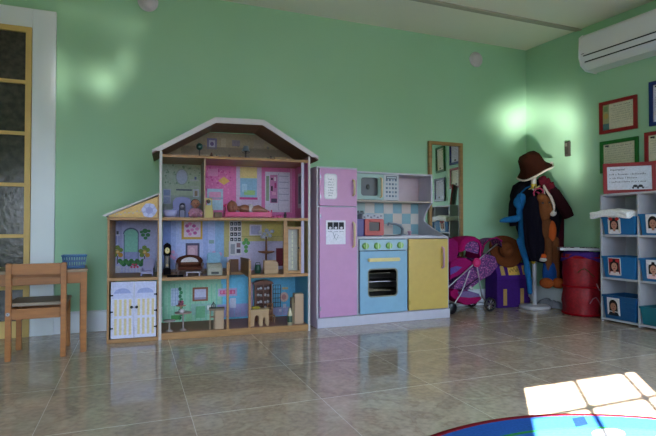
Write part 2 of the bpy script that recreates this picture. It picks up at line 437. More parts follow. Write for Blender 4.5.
# remote on the right wall
t = thing('remote_control', 'slim dark grey remote control mounted on the right wall beside the costume stand', 'remote control', wr(.428, 0, 1.317), -84)
MB().box(-.024, .024, -.02, 0, -.062, .062, '5d5a55', b=.004).build('holder', 'plastic', t)
b = MB().box(-.016, .016, -.03, -.02, -.05, .058, '45443f', b=.003); b.build('body', 'plastic', t)
b = MB().box(-.011, .011, -.032, -.03, .02, .046, '7e8578'); b.build('screen', 'plastic', t)

# framed certificates on the right wall
def certificate(s0, s1, z0, z1, fc, lab, kind=0, tilt=0, seed=1, fw=.026):
    w, h = s1-s0, z1-z0
    t = thing('certificate_frame', lab, 'picture frame', wr((s0+s1)/2, 0, (z0+z1)/2), -84, 'framed certificates on the right wall')
    t.rotation_euler = (0, R(tilt), R(-84))
    o = [(-w/2, -h/2), (w/2, -h/2), (w/2, h/2), (-w/2, h/2)]; i = [(-w/2+fw, -h/2+fw), (w/2-fw, -h/2+fw), (w/2-fw, h/2-fw), (-w/2+fw, h/2-fw)]
    MB().ring(o, i, -.02, -.002, fc).build('frame', 'paint', t, bevel=.003)
    b = MB().box(-w/2+fw, w/2-fw, -.008, -.003, -h/2+fw, h/2-fw, 'cfcfb8' if kind != 2 else 'c8cce0')
    y = -.0085; x0, x1 = -w/2+fw+.012, w/2-fw-.012; zt = h/2-fw-.02
    if kind == 1:
        b.rect((-w/2+fw, -h/2+fw), (-w/2+fw+.05, h/2-fw), y, '9aa378'); b.rect((-w/2+fw, -h/2+fw), (-w/2+fw+.05, -h/2+fw+.05), y-.0003, '4c7378')
        b.disc(-w/2+fw+.026, .01, .018, .022, y-.0003, 'b3a05a'); b.rect((-w/2+fw+.008, .045), (-w/2+fw+.04, .085), y-.0003, '6f9068'); x0 += .055
    nl = int((h-2*fw-.05)/.017)
    for k in range(nl):
        ind = .02 if k in (0, 3) else 0
        scribble(b, x0+ind, x1-ind, zt-.005-.017*k, .008 if k else .011, y-.0003, '8a8c7a' if k else '4c4e48', seed*10+k)
    if kind in (0, 2):
        b.disc(.01, -h/2+fw+.022, .02, .012, y-.0004, '5c5f58'); b.rect((x0, zt), (x0+.03, zt+.012), y-.0004, '333a3a')
    b.build('certificate', 'print', t)
    return t
certificate(.71, 1.0, 1.388, 1.636, 'a01c22', 'red framed certificate with a green picture strip, highest frame by the air conditioner', 1, 0, 1)
certificate(.713, 1.007, 1.085, 1.33, '1f7a2c', 'green framed certificate on the right wall, half behind the red notice', 0, 0, 2)
certificate(1.085, 1.335, 1.385, 1.70, '1d3a86', 'blue framed certificate cut off by the right edge of the picture', 2, 0, 3)
certificate(1.05, 1.33, 1.11, 1.345, 'a5202a', 'red framed certificate cut off at the right edge, below the blue frame', 0, 0, 4)
certificate(1.45, 1.66, 1.33, 1.64, '1f6e33', 'green framed certificate seen only in the wall mirror, top left', 0, 2, 5)
certificate(1.45, 1.70, .98, 1.26, '1d3358', 'navy framed certificate seen only in the wall mirror, below the green one', 2, 0, 6)

# ---------------------------------------------------------------- white cube shelf with bins
SX, SY, SA = 3.12, 2.61, -88
t = thing('cube_shelf', 'white cube shelf holding blue plastic bins against the right wall', 'shelf', (SX, SY, 0), SA)
SW, SD, SH = .275, .26, .905
WHT = 'd5d9e2'
for k in range(4):
    MB().box(k*SW-.007+.007, k*SW+.014, 0, SD, 0, SH, WHT).build('side_panel' if k in (0, 3) else 'divider', 'paint', t, bevel=.002)
for r in range(4):
    z = (0, .30, .602, SH-.014)[r]
    MB().box(.014, 3*SW, .001, SD-.001, z+(.012 if r == 0 else 0), z+.014+(.012 if r == 0 else 0), WHT).build('top' if r == 3 else 'shelf', 'paint', t, bevel=.001)
MB().box(.014, 3*SW, SD-.008, SD-.002, .02, SH-.02, 'cdd2dc').build('back_panel', 'paint', t)
A_ = R(SA)
def sh(x, y, z): return (SX+x*math.cos(A_)-y*math.sin(A_), SY+x*math.sin(A_)+y*math.cos(A_), z)
def face(b, x, z, y, hair, skin, shirt, bow=None, s=1.0):
    b.disc(x, z+.004*s, .026*s, .032*s, y-.0002, hair)
    b.rect((x-.026*s, z-.03*s), (x+.026*s, z+.004*s), y-.0002, hair)
    b.poly([(x-.034*s, z-.055*s), (x+.034*s, z-.055*s), (x+.024*s, z-.034*s), (x-.024*s, z-.034*s)], y-.0003, shirt)
    b.rect((x-.007*s, z-.04*s), (x+.007*s, z-.02*s), y-.0004, skin)
    b.disc(x, z-.005*s, .018*s, .023*s, y-.0005, skin)
    for sx in (-1, 1): b.disc(x+sx*.007*s, z-.002*s, .0028*s, .0024*s, y-.0007, '2b1d1a')
    b.disc(x, z-.016*s, .006*s, .0022*s, y-.0007, '8c3a38')
    if bow:
        for sx in (-1, 1): b.disc(x+sx*.02*s, z+.03*s, .012*s, .009*s, y-.0007, bow)
def bin_(cx, z, w, h, d, col, lab, fc, tilt=0):
    t = thing('storage_bin', lab, 'storage bin', sh(cx, -.0, z+.001), SA+tilt, 'plastic bins in the cube shelf')
    tp = .88; b = MB()
    o = [(-w/2*tp, -h*0), (w/2*tp, 0), (w/2, h), (-w/2, h)]
    y0, y1 = -.012, d
    # tapered walls with thickness
    def wall(p, q, th):
        pass
    O = [(-w/2*tp, y0+.012, 0), (w/2*tp, y0+.012, 0), (w/2*tp, y1-.012, 0), (-w/2*tp, y1-.012, 0), (-w/2, y0, h), (w/2, y0, h), (w/2, y1, h), (-w/2, y1, h)]
    I = [(x*.96, yy+(.005 if yy < .05 else -.005), zz+(.004 if zz == 0 else 0)) for x, yy, zz in O]
    b.add(O+I, [(0, 1, 5, 4), (1, 2, 6, 5), (2, 3, 7, 6), (3, 0, 4, 7), (0, 3, 2, 1), (8, 12, 13, 9), (9, 13, 14, 10), (10, 14, 15, 11), (11, 15, 12, 8), (8, 9, 10, 11), (4, 5, 13, 12), (5, 6, 14, 13), (6, 7, 15, 14), (7, 4, 12, 15)], col)
    b.build('body', 'plastic', t, bevel=.002)
    MB().ring([(-w/2-.003, y0-.004), (w/2+.003, y0-.004), (w/2+.003, y1+.002), (-w/2-.003, y1+.002)], [(-w/2+.005, y0+.006), (w/2-.005, y0+.006), (w/2-.005, y1-.006), (-w/2+.005, y1-.006)], 0, .014, col).build('rim', 'plastic', t).matrix_local = Matrix(((1, 0, 0, 0), (0, 0, 1, 0), (0, 1, 0, h-.014), (0, 0, 0, 1)))
    b = MB()
    # embossed lattice at the right part of the front
    for i in range(3):
        for j in range(4):
            b.box(w*.16+i*.026, w*.16+i*.026+.014, y0-.0015+.010*(1-j/3.6), y0+.004+.010*(1-j/3.6), .02+j*h*.19, .02+j*h*.19+.012, col)
    b.build('embossed_lattice', 'plastic', t)
    if fc:
        b = MB(); b.T = Matrix.Translation((0, 0, 0)) @ Matrix.Rotation(R(4.5), 4, 'X')
        cx_, cz = fc[5] if len(fc) > 5 else -.035, h*.52
        yy = y0+.0085; b.box(cx_-.046, cx_+.046, yy-.003, yy, cz-.056, cz+.064, 'e4e4ea'); b.rect((cx_-.042, cz-.052), (cx_+.042, cz+.060), yy-.0033, fc[4])
        face(b, cx_, cz+.008, yy-.0036, fc[0], fc[1], fc[2], fc[3], 1.22)
        b.build('photo_label', 'print', t)
    return t
BL = '1b7cc0'
bin_(.148, .616, .25, .125, .22, BL, 'blue bin beneath loose papers, top left of the white shelf', ('2a1a16', 'b98670', 'e6e6ee', 'c2332f', 'd3cfc6', -.03))
bin_(.148, .314, .25, .15, .22, BL, 'blue bin with a photo of a child wearing red bows, middle left of the shelf', ('1a1414', 'bf8d78', 'e4d8dc', 'b92c30', '7c2f36', -.03))
bin_(.148, .026, .25, .165, .22, '15609e', 'blue bin with a dark haired child photo, bottom left of the white shelf', ('171311', 'a97862', '23252c', None, 'd8d8da', -.04))
bin_(.42, .616, .25, .14, .22, BL, 'blue bin on the top level, cut off by the right edge', ('1d1614', 'b6836c', 'd9dbe6', None, 'e2e3ea', -.03))
bin_(.42, .314, .25, .15, .22, BL, 'blue bin on the middle level, cut off by the right edge', ('1d1614', 'c0907c', 'e9c9cf', 'e8e8ee', 'd9dbe6', -.03))
bin_(.42, .026, .25, .12, .22, '1c7f93', 'teal basket on the bottom level, cut off by the right edge', None)
# papers on the top bin
b = MB(); n = 26
for L_ in range(2):
    vs = []; fs = []
    for i in range(n):
        for j in range(10):
            x = -.165+.285*i/(n-1); y = -.055+.2*j/9
            vs.append((x, y, .018*L_+.010*noise.noise(Vector((x*17+L_*5, y*17, L_)))+.016*math.sin(math.pi*i/(n-1))-(.010 if y < -.03 else 0)))
    for i in range(n-1):
        for j in range(9): fs.append((i*10+j, (i+1)*10+j, (i+1)*10+j+1, i*10+j+1))
    b.add(vs, fs, 'fbfcff', True)
o = b.build('paper_stack', 'print', solid=.024); place(o, sh(.135, -.01, .75), SA)
tag(o, 'loose white papers lying over the top left blue bin of the shelf', 'papers')

# red framed notice standing on the shelf
t = thing('notice_frame', 'red framed white notice with handwriting standing on top of the cube shelf', 'picture frame', sh(.012, .022, SH+.002), -45)
t.rotation_euler = (R(-7), 0, R(-45))
w, h, fw = .325, .222, .026
o_ = [(0, 0), (w, 0), (w, h), (0, h)]; i_ = [(fw, fw), (w-fw, fw), (w-fw, h-fw), (fw, h-fw)]
MB().ring(o_, i_, -.012, .004, 'a01320').build('frame', 'paint', t, bevel=.003)
b = MB().box(fw, w-fw, -.005, 0, fw, h-fw, 'cfd6e6'); yy = -.0054
text_mesh(b, 'Importante!', fw+.02, h-fw-.028, .019, yy, '33343e', bold=.0003)
for k, (a, c) in enumerate(((.015, .235), (.015, .19), (.015, .24))):
    scribble(b, fw+a, fw+c, h-fw-.062-.027*k, .013, yy, '2c3040', 30+k)
for sx in (-1, 1):
    b.disc(w*.66+sx*.016, fw+.026, .014, .010, yy, '3a3c44', a0=0, a1=360); b.disc(w*.66+sx*.03, fw+.014, .006, .008, yy, '4a4c54')
b.disc(w*.66, fw+.016, .008, .011, yy, '4a4c54'); scribble(b, w*.76, w-fw-.02, fw+.012, .008, yy, '50566a', 41)
b.build('notice', 'print', t)
MB().box(.01, w-.01, .004, .008, .01, h-.01, '1b1a1c').build('backing', 'paint', t)
MB().prism([(w/2-.03, .004), (w/2+.03, .004), (w/2+.02, .17), (w/2-.02, .17)], .008, .012, '1b1a1c').build('easel_leg', 'paint', t).rotation_euler = (R(0), 0, 0)

# ---------------------------------------------------------------- wall mirror
t = thing('wall_mirror', 'tall mirror in a light wooden frame on the back wall beside the play kitchen', 'mirror', (2.42, YB-.002, 0), .6)
mx0, mx1, mz0, mz1 = -.165, .172, .16, 1.382
MB().ring([(mx0, mz0), (mx1, mz0), (mx1, mz1), (mx0, mz1)], [(mx0+.028, mz0+.028), (mx1-.028, mz0+.028), (mx1-.028, mz1-.028), (mx0+.028, mz1-.028)], -.03, -.001, 'b08a55').build('frame', 'wood', t, bevel=.004)
o = MB().box(mx0+.028, mx1-.028, -.014, -.008, mz0+.028, mz1-.028, 'ffffff').build('mirror_glass', MMIRROR, t)
MB().box(mx0+.02, mx1-.02, -.008, -.002, mz0+.02, mz1-.02, '6a5238').build('backing', 'wood', t)

# ---------------------------------------------------------------- rug
b = MB(); rc = (1.13, .47); R0 = .925
rr_ = [(R0, .001), (R0, .008), (R0-.022, .009)]
b.lathe([(R0, 0.0), (R0, .007), (R0-.024, .0085)], 'b01f33', (rc[0], rc[1], 0), 96)
b.lathe([(R0-.024, .0085), (R0-.12, .0086)], '2a5fb0', (rc[0], rc[1], 0), 96)
b.lathe([(R0-.12, .0086), (R0-.135, .0087)], '2f8f4a', (rc[0], rc[1], 0), 96)
b.lathe([(R0-.135, .0087), (R0-.30, .0088)], '3470c0', (rc[0], rc[1], 0), 96)
b.lathe([(R0-.30, .0088), (R0-.33, .0089), (.001, .009)], 'd8d8d0', (rc[0], rc[1], 0), 96, cols=['d8d8d0', '2a63b8'])
def flat(pts, col, z=.0095): b.add([(x, y, z) for x, y in pts], [tuple(range(len(pts)))], col)
(ax, ay), (bx_, by_), (cx1, cy1), (dx_, dy_) = (1.411,1.298),(1.465,1.297),(1.419,1.240),(1.361,1.237)
flat([(dx_, dy_), (cx1, cy1), (bx_, by_), (ax, ay)], '12305f')
(ex, ey), = ((1.416,1.181),)
flat([(ex+.06*math.cos(R(a)), ey-.02+.035*math.sin(R(a))) for a in range(0, 360, 20)], 'e8e8e6')
o = b.build('round_rug', 'cloth'); tag(o, 'round blue rug with a thin red border on the tiled floor at the bottom edge', 'rug')

# ---------------------------------------------------------------- child table, chair and basket
W1, W2 = 'ae7239', '9a6431'
t = thing('child_chair', 'small light wooden child chair with slatted back, in front of the little table', 'chair', (-.60, 2.89, 0), 1)
def leg(x, y, z1, w=.026, d=.026, col=W1): MB().box(x-w/2, x+w/2, y-d/2, y+d/2, 0, z1, col, b=.003).build('leg', 'wood', t)
cw = .272
leg(.014, 0, .487); leg(cw-.014, 0, .487); leg(.018, .25, .27); leg(cw-.018, .25, .27)
MB().box(.027, cw-.027, -.008, .010, .428, .484, W1, b=.003).build('back_slat', 'woodh', t)
MB().box(.027, cw-.027, -.004, .010, .378, .412, W2, b=.003).build('back_slat', 'woodh', t)
MB().box(.0, cw, .012, .275, .268, .284, '9a8c78', b=.004).build('seat', 'woodh', t)
b = MB().box(.027, cw-.027, -.008, .010, .205, .258, W1, b=.003); b.build('seat_rail', 'woodh', t)
MB().box(.03, cw-.03, .24, .258, .215, .262, W2, b=.003).build('seat_rail', 'woodh', t)
for x in (.012, cw-.02): MB().box(x, x+.008, .012, .24, .215, .255, W2).build('side_rail', 'woodh', t)
b = MB()
b.cyl((.014, -.013, .235), (.014, -.018, .235), .009, '8c8a88', n=12).cyl((.014, -.018, .235), (.014, -.0185, .235), .004, '4c4a48', n=6)
b.build('bolt', 'metal', t)
t = thing('child_table', 'low light wooden child table with straight legs behind the chair', 'table', (-.89, 2.95-.06, 0), 6)
tw = .655
for x, y in ((.015, .015), (tw-.015, .015), (.015, .31), (tw-.015, .31)): MB().box(x-.015, x+.015, y-.015, y+.015, 0, .43, W1, b=.003).build('leg', 'wood', t)
MB().box(-.005, tw+.005, -.005, .33, .43, .446, 'a08a6c', b=.004).build('tabletop', 'woodh', t)
for y in (.004, .302): MB().box(.03, tw-.03, y, y+.02, .37, .43, W1, b=.002).build('apron', 'woodh', t)
for x in (.004, tw-.024): MB().box(x, x+.02, .03, .30, .37, .43, W1, b=.002).build('apron', 'woodh', t)
# basket
t = thing('basket', 'small blue plastic basket with openwork sides on the child table', 'basket', (-.308, 3.04, .4465), 4)
b = MB(); bw, bd, bh = .060, .048, .068; BC = '0f5c94'
def lp(k, e=0): return [(x*k, y*k) for x, y in ((-bw, -bd), (bw, -bd), (bw, bd), (-bw, bd))]
b.box(-bw*.86, bw*.86, -bd*.86, bd*.86, 0, .004, BC)
def strip(x0, y0, x1, y1, f0, f1, za, zb, th=.0025):
    d = Vector((x1-x0, y1-y0, 0)).normalized(); nn = Vector((d.y, -d.x, 0))*th
    def P(f, z): k = .86+.14*z/bh; return Vector(((x0+(x1-x0)*f)*k, (y0+(y1-y0)*f)*k, z))
    A = [P(f0, za), P(f1, za), P(f1, zb), P(f0, zb)]
    b.add([tuple(a) for a in A]+[tuple(a-nn) for a in A], [(0, 1, 2, 3), (7, 6, 5, 4), (0, 4, 5, 1), (1, 5, 6, 2), (2, 6, 7, 3), (3, 7, 4, 0)], BC)
cs = lp(1)
for i in range(4):
    p, q = cs[i], cs[(i+1) % 4]
    strip(*p, *q, 0, 1, .0, .010); strip(*p, *q, 0, 1, .034, .040); strip(*p, *q, 0, 1, .060, .072)
    for k in range(10): strip(*p, *q, k/9.4, k/9.4+.045, .008, .062)
b.build('body', 'plastic', t)
b = MB(); k = 1.02; b.tube([(x*k+.0, y*k, bh) for x, y in cs], .0035, '1a6ea4', 8, True); b.build('rim', 'plastic', t)
# ---------------------------------------------------------------- play kitchen
KX, KY, KA = 1.124, 3.09, 1.5
t = thing('play_kitchen', 'pastel toy kitchen with pink fridge, blue oven and yellow cupboard', 'toy kitchen', (KX, KY, 0), KA)
kit = t
KW, KD, FH = 1.056, .39, 1.075
WH = 'd3d5e6'; PK = 'd59fcf'; BLU = '9cc9e6'; YE = 'dabd62'; TAN = 'f3dcae'
b = MB()
b.box(0, .012, .0, KD, 0, FH, 'e4e6f0'); b.box(.288, .300, 0, KD, 0, FH, WH); b.box(.012, .288, 0, KD-.01, FH-.012, FH, WH)
b.box(.012, .288, 0.012, KD, .0, .068, WH); b.box(.012, .288, KD-.01, KD, .07, FH-.012, WH); b.box(.012, .288, .005, KD-.01, .802, .814, WH)
b.build('fridge_cabinet', 'paint', t, bevel=.0015)
b = MB().box(.0, KW, -.016, 0, 0, .066, WH); b.box(.295, KW, 0, KD, 0, .02, WH); b.build('plinth', 'paint', t, bevel=.002)
b = MB()
b.box(.300, .312, .004, KD-.01, .066, .59, WH); b.box(.686, .700, .004, KD-.01, .066, .59, WH); b.box(.300, KW-.014, KD-.012, KD, .02, .59, WH)
b.box(.312, KW-.014, .004, KD-.012, .066, .078, WH)
b.build('base_cabinet', 'paint', t, bevel=.0015)
pr = [(0, 0), (KD, 0), (KD, 1.082), (.2, 1.082), (.2, .858)]
for k in range(1, 13):
    a = k/13; # scalloped front edge
    pr.append((.2+.105*math.sin(math.pi*a)**1.0*(1)+(-.19*max(0, a-.55)/.45), .858-.262*a))
pr += [(.0, .597)]
MB().prism(pr, KW-.014, KW, WH, axis='x').build('side_panel', 'paint', t)
# back splash with painted tiles
b = MB().box(.300, KW-.014, KD-.01, KD-.002, .60, 1.08, 'e6e4e4')
tile = [(u, z) for u in range(9) for z in range(3)]
for iu in range(9):
    for iz in range(3):
        u0 = .305+iu*.083; z0 = .612+iz*.083
        c = ['8fc0d0', 'e4e2dc', 'b9d6d8', 'e9dcd2'][((iu+iz) % 2)*1+(2 if (iu*7+iz*3) % 5 == 0 else 0)]
        b.box(u0, min(u0+.081, KW-.016), KD-.0115, KD-.0095, z0, z0+.081, c)
b.build('splashback', 'paint', t)
b = MB().box(.300, KW-.014, -.008, KD-.012, .588, .603, 'cfd2de', b=.004); b.build('worktop', 'plastic', t)
# upper cabinet
b = MB(); y0, y1 = .2, KD-.012
b.box(.300, KW-.014, y0, y1, 1.068, 1.081, WH); b.box(.300, KW-.014, y0, y1, .858, .868, 'd8cbb8'); b.box(.742, .752, y0+.002, y1, .868, 1.068, WH)
b.build('upper_cabinet', 'paint', t, bevel=.001)
b = MB().box(.752, KW-.014, y1-.004, y1, .868, 1.068, 'dccbd6'); b.build('niche_back', 'paint', t)
# microwave
(wa, wc), (wb, wd) = (0.424,0.901),(0.566,1.035)
b = MB().ring(rrect(.304, .615, .872, 1.064, .008), rrect(wa, wb, wc, wd, .02), y0-.012, y0, 'a9cbc6'); mw = b.build('microwave_door', 'paint', t, bevel=.001)
b = MB().box(.304, .615, y0+.02, y0+.026, .872, 1.064, '6d7378'); b.build('microwave_inside', 'paint', t)
b = MB().ball(((wa+wb)/2, y0+.014, (wc+wd)/2), (.016, .006, .02), '34383c'); b.build('turntable', 'plastic', t)
b = MB().box(wa-.01, wb+.01, y0-.002, y0-.0005, wc-.01, wd+.01, '5a6266')
(ha, hc), (hb, hd) = (0.575,0.892),(0.601,1.035)
b = MB().tube([(ha+.01, y0-.012, hc), (ha+.01, y0-.034, hc+.006), (ha+.01, y0-.034, hd-.006), (ha+.01, y0-.012, hd)], .0075, TAN, 8); b.build('handle', 'paint', mw)
b = MB().box(.617, .742, y0-.010, y0, .872, 1.064, 'd3dae2')
for r_ in range(5):
    for c_ in range(4): b.box(.632+c_*.026, .648+c_*.026, y0-.0112, y0-.01, .895+r_*.03, .91+r_*.03, '566a86' if (r_+c_) % 3 else '8aa2b8')
b.box(.634, .726, y0-.0112, y0-.01, 1.03, 1.054, '39485a'); b.rect((.64, 1.036), (.72, 1.048), y0-.0116, 'b8c6cf')
b.build('keypad', 'paint', t, bevel=.001)
# fridge doors
def door(name, u0, u1, z0, z1, col, hinge):
    d = MB().box(u0, u1, -.016, -.001, z0, z1, col).build(name, 'paint', t, bevel=.002)
    for z in (z0+.06, z1-.06):
        b = MB().box(hinge-.005, hinge+.005, -.019, -.016, z-.014, z+.014, 'a9abb8'); b.build('hinge', 'metal', d)
    return d
def handle(par, u, z0, z1, col):
    MB().tube([(u, -.014, z0), (u, -.034, z0+.008), (u, -.038, (z0+z1)/2), (u, -.034, z1-.008), (u, -.014, z1)], .008, col, 8).build('handle', 'paint', par)
fz = door('freezer_door', .014, .290, .812, 1.062, PK, .02); fd = door('fridge_door', .014, .290, .070, .803, PK, .02)
handle(fz, .262, .885, .99, TAN); handle(fd, .262, .535, .70, TAN)
(a, c), (a2, c2) = (0.046,0.856),(0.141,1.027)
b = MB().prism(rrect(a, a2, c, c2, .02), -.0185, -.0162, 'c5cad4'); b.prism(rrect(a+.006, a2-.006, c+.006, c2-.006, .016), -.0188, -.0185, 'dfe2ea')
for k in range(7): scribble(b, a+.03, a2-.03, c+.02+k*.018, .011, -.0190, '6c7484', 60+k)
b.build('message_board', 'print', fz)
(a, c), (a2, c2) = (0.060,0.554),(0.203,0.714)
b = MB().box(a, a2, -.0175, -.0162, c, c2, 'd6d8e4')
w3 = (a2-a-.02)/3
for k in range(3):
    x = a+.01+k*w3; b.rect((x+.002, c2-.06), (x+w3-.002, c2-.012), -.0178, '16161c')
    b.disc(x+w3/2, c2-.05, .01, .008, -.018, 'c9c9d2'); scribble(b, x+.006, x+w3-.006, c2-.078, .010, -.0178, '555a70', 70+k)
b.tube([(a+.05, -.0178, c+.08), (a+.06, -.0178, c+.05), (a+.075, -.0178, c+.03), (a+.09, -.0178, c+.06), (a+.07, -.0178, c+.07), (a+.055, -.0178, c+.035)], .0015, '5f6a86', 5)
b.build('drawing', 'print', fd)
# oven
cp = MB().box(.312, .690, -.016, -.001, .507, .583, 'a9cfe2').build('control_panel', 'paint', t, bevel=.002)
for u, z in ((0.353,0.539),(0.445,0.538),(0.538,0.539),(0.629,0.541)):
    b = MB().cyl((u, -.016, z), (u, -.032, z), .024, '8fc95a', .021, 24); b.box(u-.004, u+.004, -.038, -.032, z-.02, z+.02, 'c9ecb0'); b.build('knob', 'plastic', cp)
(wa, wc), (wb, wd) = (0.374,0.185),(0.608,0.380)
b = MB().ring(rrect(.314, .688, .072, .502, .006), rrect(wa, wb, wc, wd, .028), -.016, -.001, '8fc2e2'); od = b.build('oven_door', 'paint', t, bevel=.0015)
b = MB().ring(rrect(wa-.002, wb+.002, wc-.002, wd+.002, .029), rrect(wa+.006, wb-.006, wc+.006, wd-.006, .023), -.018, -.008, '8f8f7c'); b.build('window_trim', 'paint', od)
(a, c), (a2, c2) = (0.367,0.430),(0.621,0.451)
MB().box(a, a2, -.04, -.022, c, c2+.004, 'efe29c', b=.006).box(a+.02, a+.034, -.024, -.014, c+.004, c2, 'efe29c').box(a2-.034, a2-.02, -.024, -.014, c+.004, c2, 'efe29c').build('handle', 'paint', od)
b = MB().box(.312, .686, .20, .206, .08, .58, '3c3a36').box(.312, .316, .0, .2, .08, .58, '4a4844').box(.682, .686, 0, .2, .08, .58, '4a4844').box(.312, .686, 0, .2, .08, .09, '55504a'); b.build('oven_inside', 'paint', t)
def rack(z, col, th=.0022):
    b = MB()
    for k in range(12): b.tube([(.32, .03+k*.014, z), (.68, .03+k*.014, z)], th, col, 6)
    for x in (.33, .5, .67): b.tube([(x, .02, z), (x, .19, z)], th, col, 6)
    b.build('oven_rack', 'metal', t)
rack(.285, 'd8d8dc', .004); rack(.345, '8c8570'); rack(.22, '8c8570')
# paper card inside the oven is a thing of its own
b = MB().box(-.04, .04, 0, .0015, 0, .08, 'b9bac2').rect((-.03, .01), (.01, .05), -.0006, '3b3d46'); o = b.build('paper_card', 'print')
(a, c), = ((0.437,0.183),)
place(o, (KX+a, KY+.05, .0905+0), KA+0, rx=-6); tag(o, 'small printed paper card standing inside the toy oven behind its window', 'card')
yd = MB().box(.702, 1.040, -.016, -.001, .072, .583, YE).build('cupboard_door', 'paint', t, bevel=.002)
for z in (.13, .52): MB().box(.704, .713, -.0185, -.016, z-.014, z+.014, 'b9a75a').build('hinge', 'metal', yd)
handle(yd, (0.990,0.450)[0], .37, .52, 'd8a9bf')
for u, z in ((1.02, .052), (.03, .052)): pass
# sink and tap
b = MB().ring(rrect(.70, .98, 0, 0, 0) if False else [(u, v) for u, v in rrect(.67, .99, .06, .32, .04)], [(u, v) for u, v in rrect(.69, .97, .08, .30, .035)], 0, .006, 'a9acb8')
b = MB(); b.T = Matrix.Translation((0, 0, .603)) @ Matrix(((1, 0, 0, 0), (0, 0, 1, 0), (0, 1, 0, 0), (0, 0, 0, 1)))
b.ring(rrect(.67, .99, .06, .32, .04), rrect(.69, .97, .08, .30, .035), 0, .006, 'aeb2bf'); b.prism(rrect(.688, .972, .078, .302, .035), .0, .001, '6f7480')
b.build('sink', 'plastic', t)
b = MB()
(a, c), (a1, c1), (a2, c2), (a3, c3) = (0.838,0.631),(0.820,0.666),(0.766,0.689),(0.695,0.693)
b.tube([(a, .3, .605), (a, .29, c1-.01), (a1-.01, .28, c1+.012), (a2, .27, c2+.004), (a3, .26, c3+.004), (a3-.004, .26, c3-.012)], [.013, .011, .010, .009, .009, .010], '8d9bab', 12)
b.cyl((a, .3, .603), (a, .3, .615), .03, '8d9bab'); b.build('tap', 'plastic', t)
b = MB().cyl((a+.07, .3, .603), (a+.07, .3, .628), .012, 'd3a3bd').ball((a+.07, .3, .632), (.02, .012, .010), 'd3a3bd'); b.build('tap_handle', 'plastic', t)
# toy toaster oven on the worktop
kA = R(KA)
def kp(x, y, z): return (KX+x*math.cos(kA)-y*math.sin(kA), KY+x*math.sin(kA)+y*math.cos(kA), z)
t = thing('toy_toaster', 'purple and red toy toaster with checkered top on the play kitchen worktop', 'toy', kp(.438, .10, .6035), KA); t.scale = (1.22, 1.1, 1.3)
MB().box(-.098, .10, 0, .11, 0, .095, '4c3f96', b=.008).build('body', 'plastic', t)
b = MB().ring(rrect(-.028, .098, .004, .096, .01), rrect(-.0, .07, .03, .078, .008), -.012, 0, 'c4362c'); d = b.build('door', 'plastic', t, bevel=.002)
MB().box(-.004, .074, -.004, -.001, .028, .08, '3a2320').build('door_window', 'plastic', d)
MB().box(.0, .07, -.022, -.012, .082, .09, 'd8493c', b=.003).build('handle', 'plastic', d)
b = MB().box(-.04, .098, -.004, .1, .096, .122, 'b7bccb', b=.004); b.build('top', 'plastic', t)
b = MB()
for k in range(6): b.box(-.034+k*.022, -.022+k*.022, -.0055, -.004, .102+.007*(k % 2), .109+.007*(k % 2), '2b2c4a')
b.build('checker_strip', 'plastic', t)
b = MB().box(-.09, -.01, .03, .09, .122, .132, '3a3d52', b=.003); b.build('slot_cover', 'plastic', t)
for x in (-.076, -.05, -.02): MB().cyl((x, .05, .131), (x, .05, .142), .011, '22242c', n=14).build('button', 'plastic', t)
MB().ball((-.09, -.008, .02), .011, 'd0602c').build('dial', 'plastic', t)
# ---------------------------------------------------------------- dollhouse
DX, DY, DA = -.13, 3.115, -3.5
t = thing('dollhouse', 'large open wooden dollhouse with white roof and patterned rooms on three floors', 'dollhouse', (DX, DY, 0), DA)
dh = t; dA = R(DA)
def dp(u, v, z): return (DX+u*math.cos(dA)-v*math.sin(dA), DY+u*math.sin(dA)+v*math.cos(dA), z)
DD = .355; WD = 'b58a58'; WDD = 'a2754a'; VB = .338   # depth, wood, back plane
Z1, Z2, Z3, Z4 = .04, .37, .728, 1.105                # floor surfaces
# structure of the house
MB().box(.272, 1.19, 0, DD, 0, Z1, WD).build('base', 'woodh', t, bevel=.002)
MB().box(-.01, .272, 0, DD, 0, .022, WD).build('wing_base', 'woodh', t, bevel=.002)
for z in (Z2, Z3):
    b = MB()
    if z == Z2:
        b.box(.272, .675, 0, DD, z-.02, z, WD).box(.80, 1.185, 0, DD, z-.02, z, WD).box(.675, .80, .25, DD, z-.02, z, WD)
    else: b.box(.272, 1.185, 0, DD, z-.018, z, WD)
    b.build('floor_board', 'woodh', t, bevel=.001)
MB().box(.272, 1.185, 0, DD, Z4-.016, Z4, WD).build('attic_board', 'woodh', t, bevel=.001)
MB().box(-.01, .264, 0, DD, .357, .375, WD).build('wing_shelf', 'woodh', t, bevel=.001)
MB().box(-.02, .264, 0, DD, .710, .727, WD).build('wing_ceiling', 'woodh', t, bevel=.001)
b = MB().box(.264, .272, 0.004, DD, 0, 1.12, '8fae98').box(.264, .280, -.002, .004, 0, 1.125, 'd9d6d2'); b.box(.2625, .264, .08, .095, .80, 1.02, 'c9d0d6'); b.build('side_wall', 'paint', t)
b = MB().box(1.185, 1.193, .004, DD, 0, 1.13, 'c08aa8').box(1.181, 1.194, -.002, .004, 0, 1.13, 'd6d3d4'); b.build('side_wall', 'paint', t)
b = MB().box(-.018, -.006, 0, DD, 0, .727, WD); b.build('wing_post', 'wood', t, bevel=.001)
b = MB().box(.255, .264, 0, .014, .02, .86, WD); b.build('wing_post', 'wood', t, bevel=.001)
b = MB().box(.522, .530, .0, DD, Z3, Z4-.016, 'b8a184'); b.build('partition', 'wood', t)
for u0, u1, z0, z1 in ((.66, .674, Z1, .45), (.795, .809, Z1, .46)): MB().box(u0, u1, 0, .014, z0, z1, WD).build('post', 'wood', t, bevel=.001)
MB().box(1.018, 1.042, 0, .02, Z2, Z3-.018, WD).build('post', 'wood', t, bevel=.001)
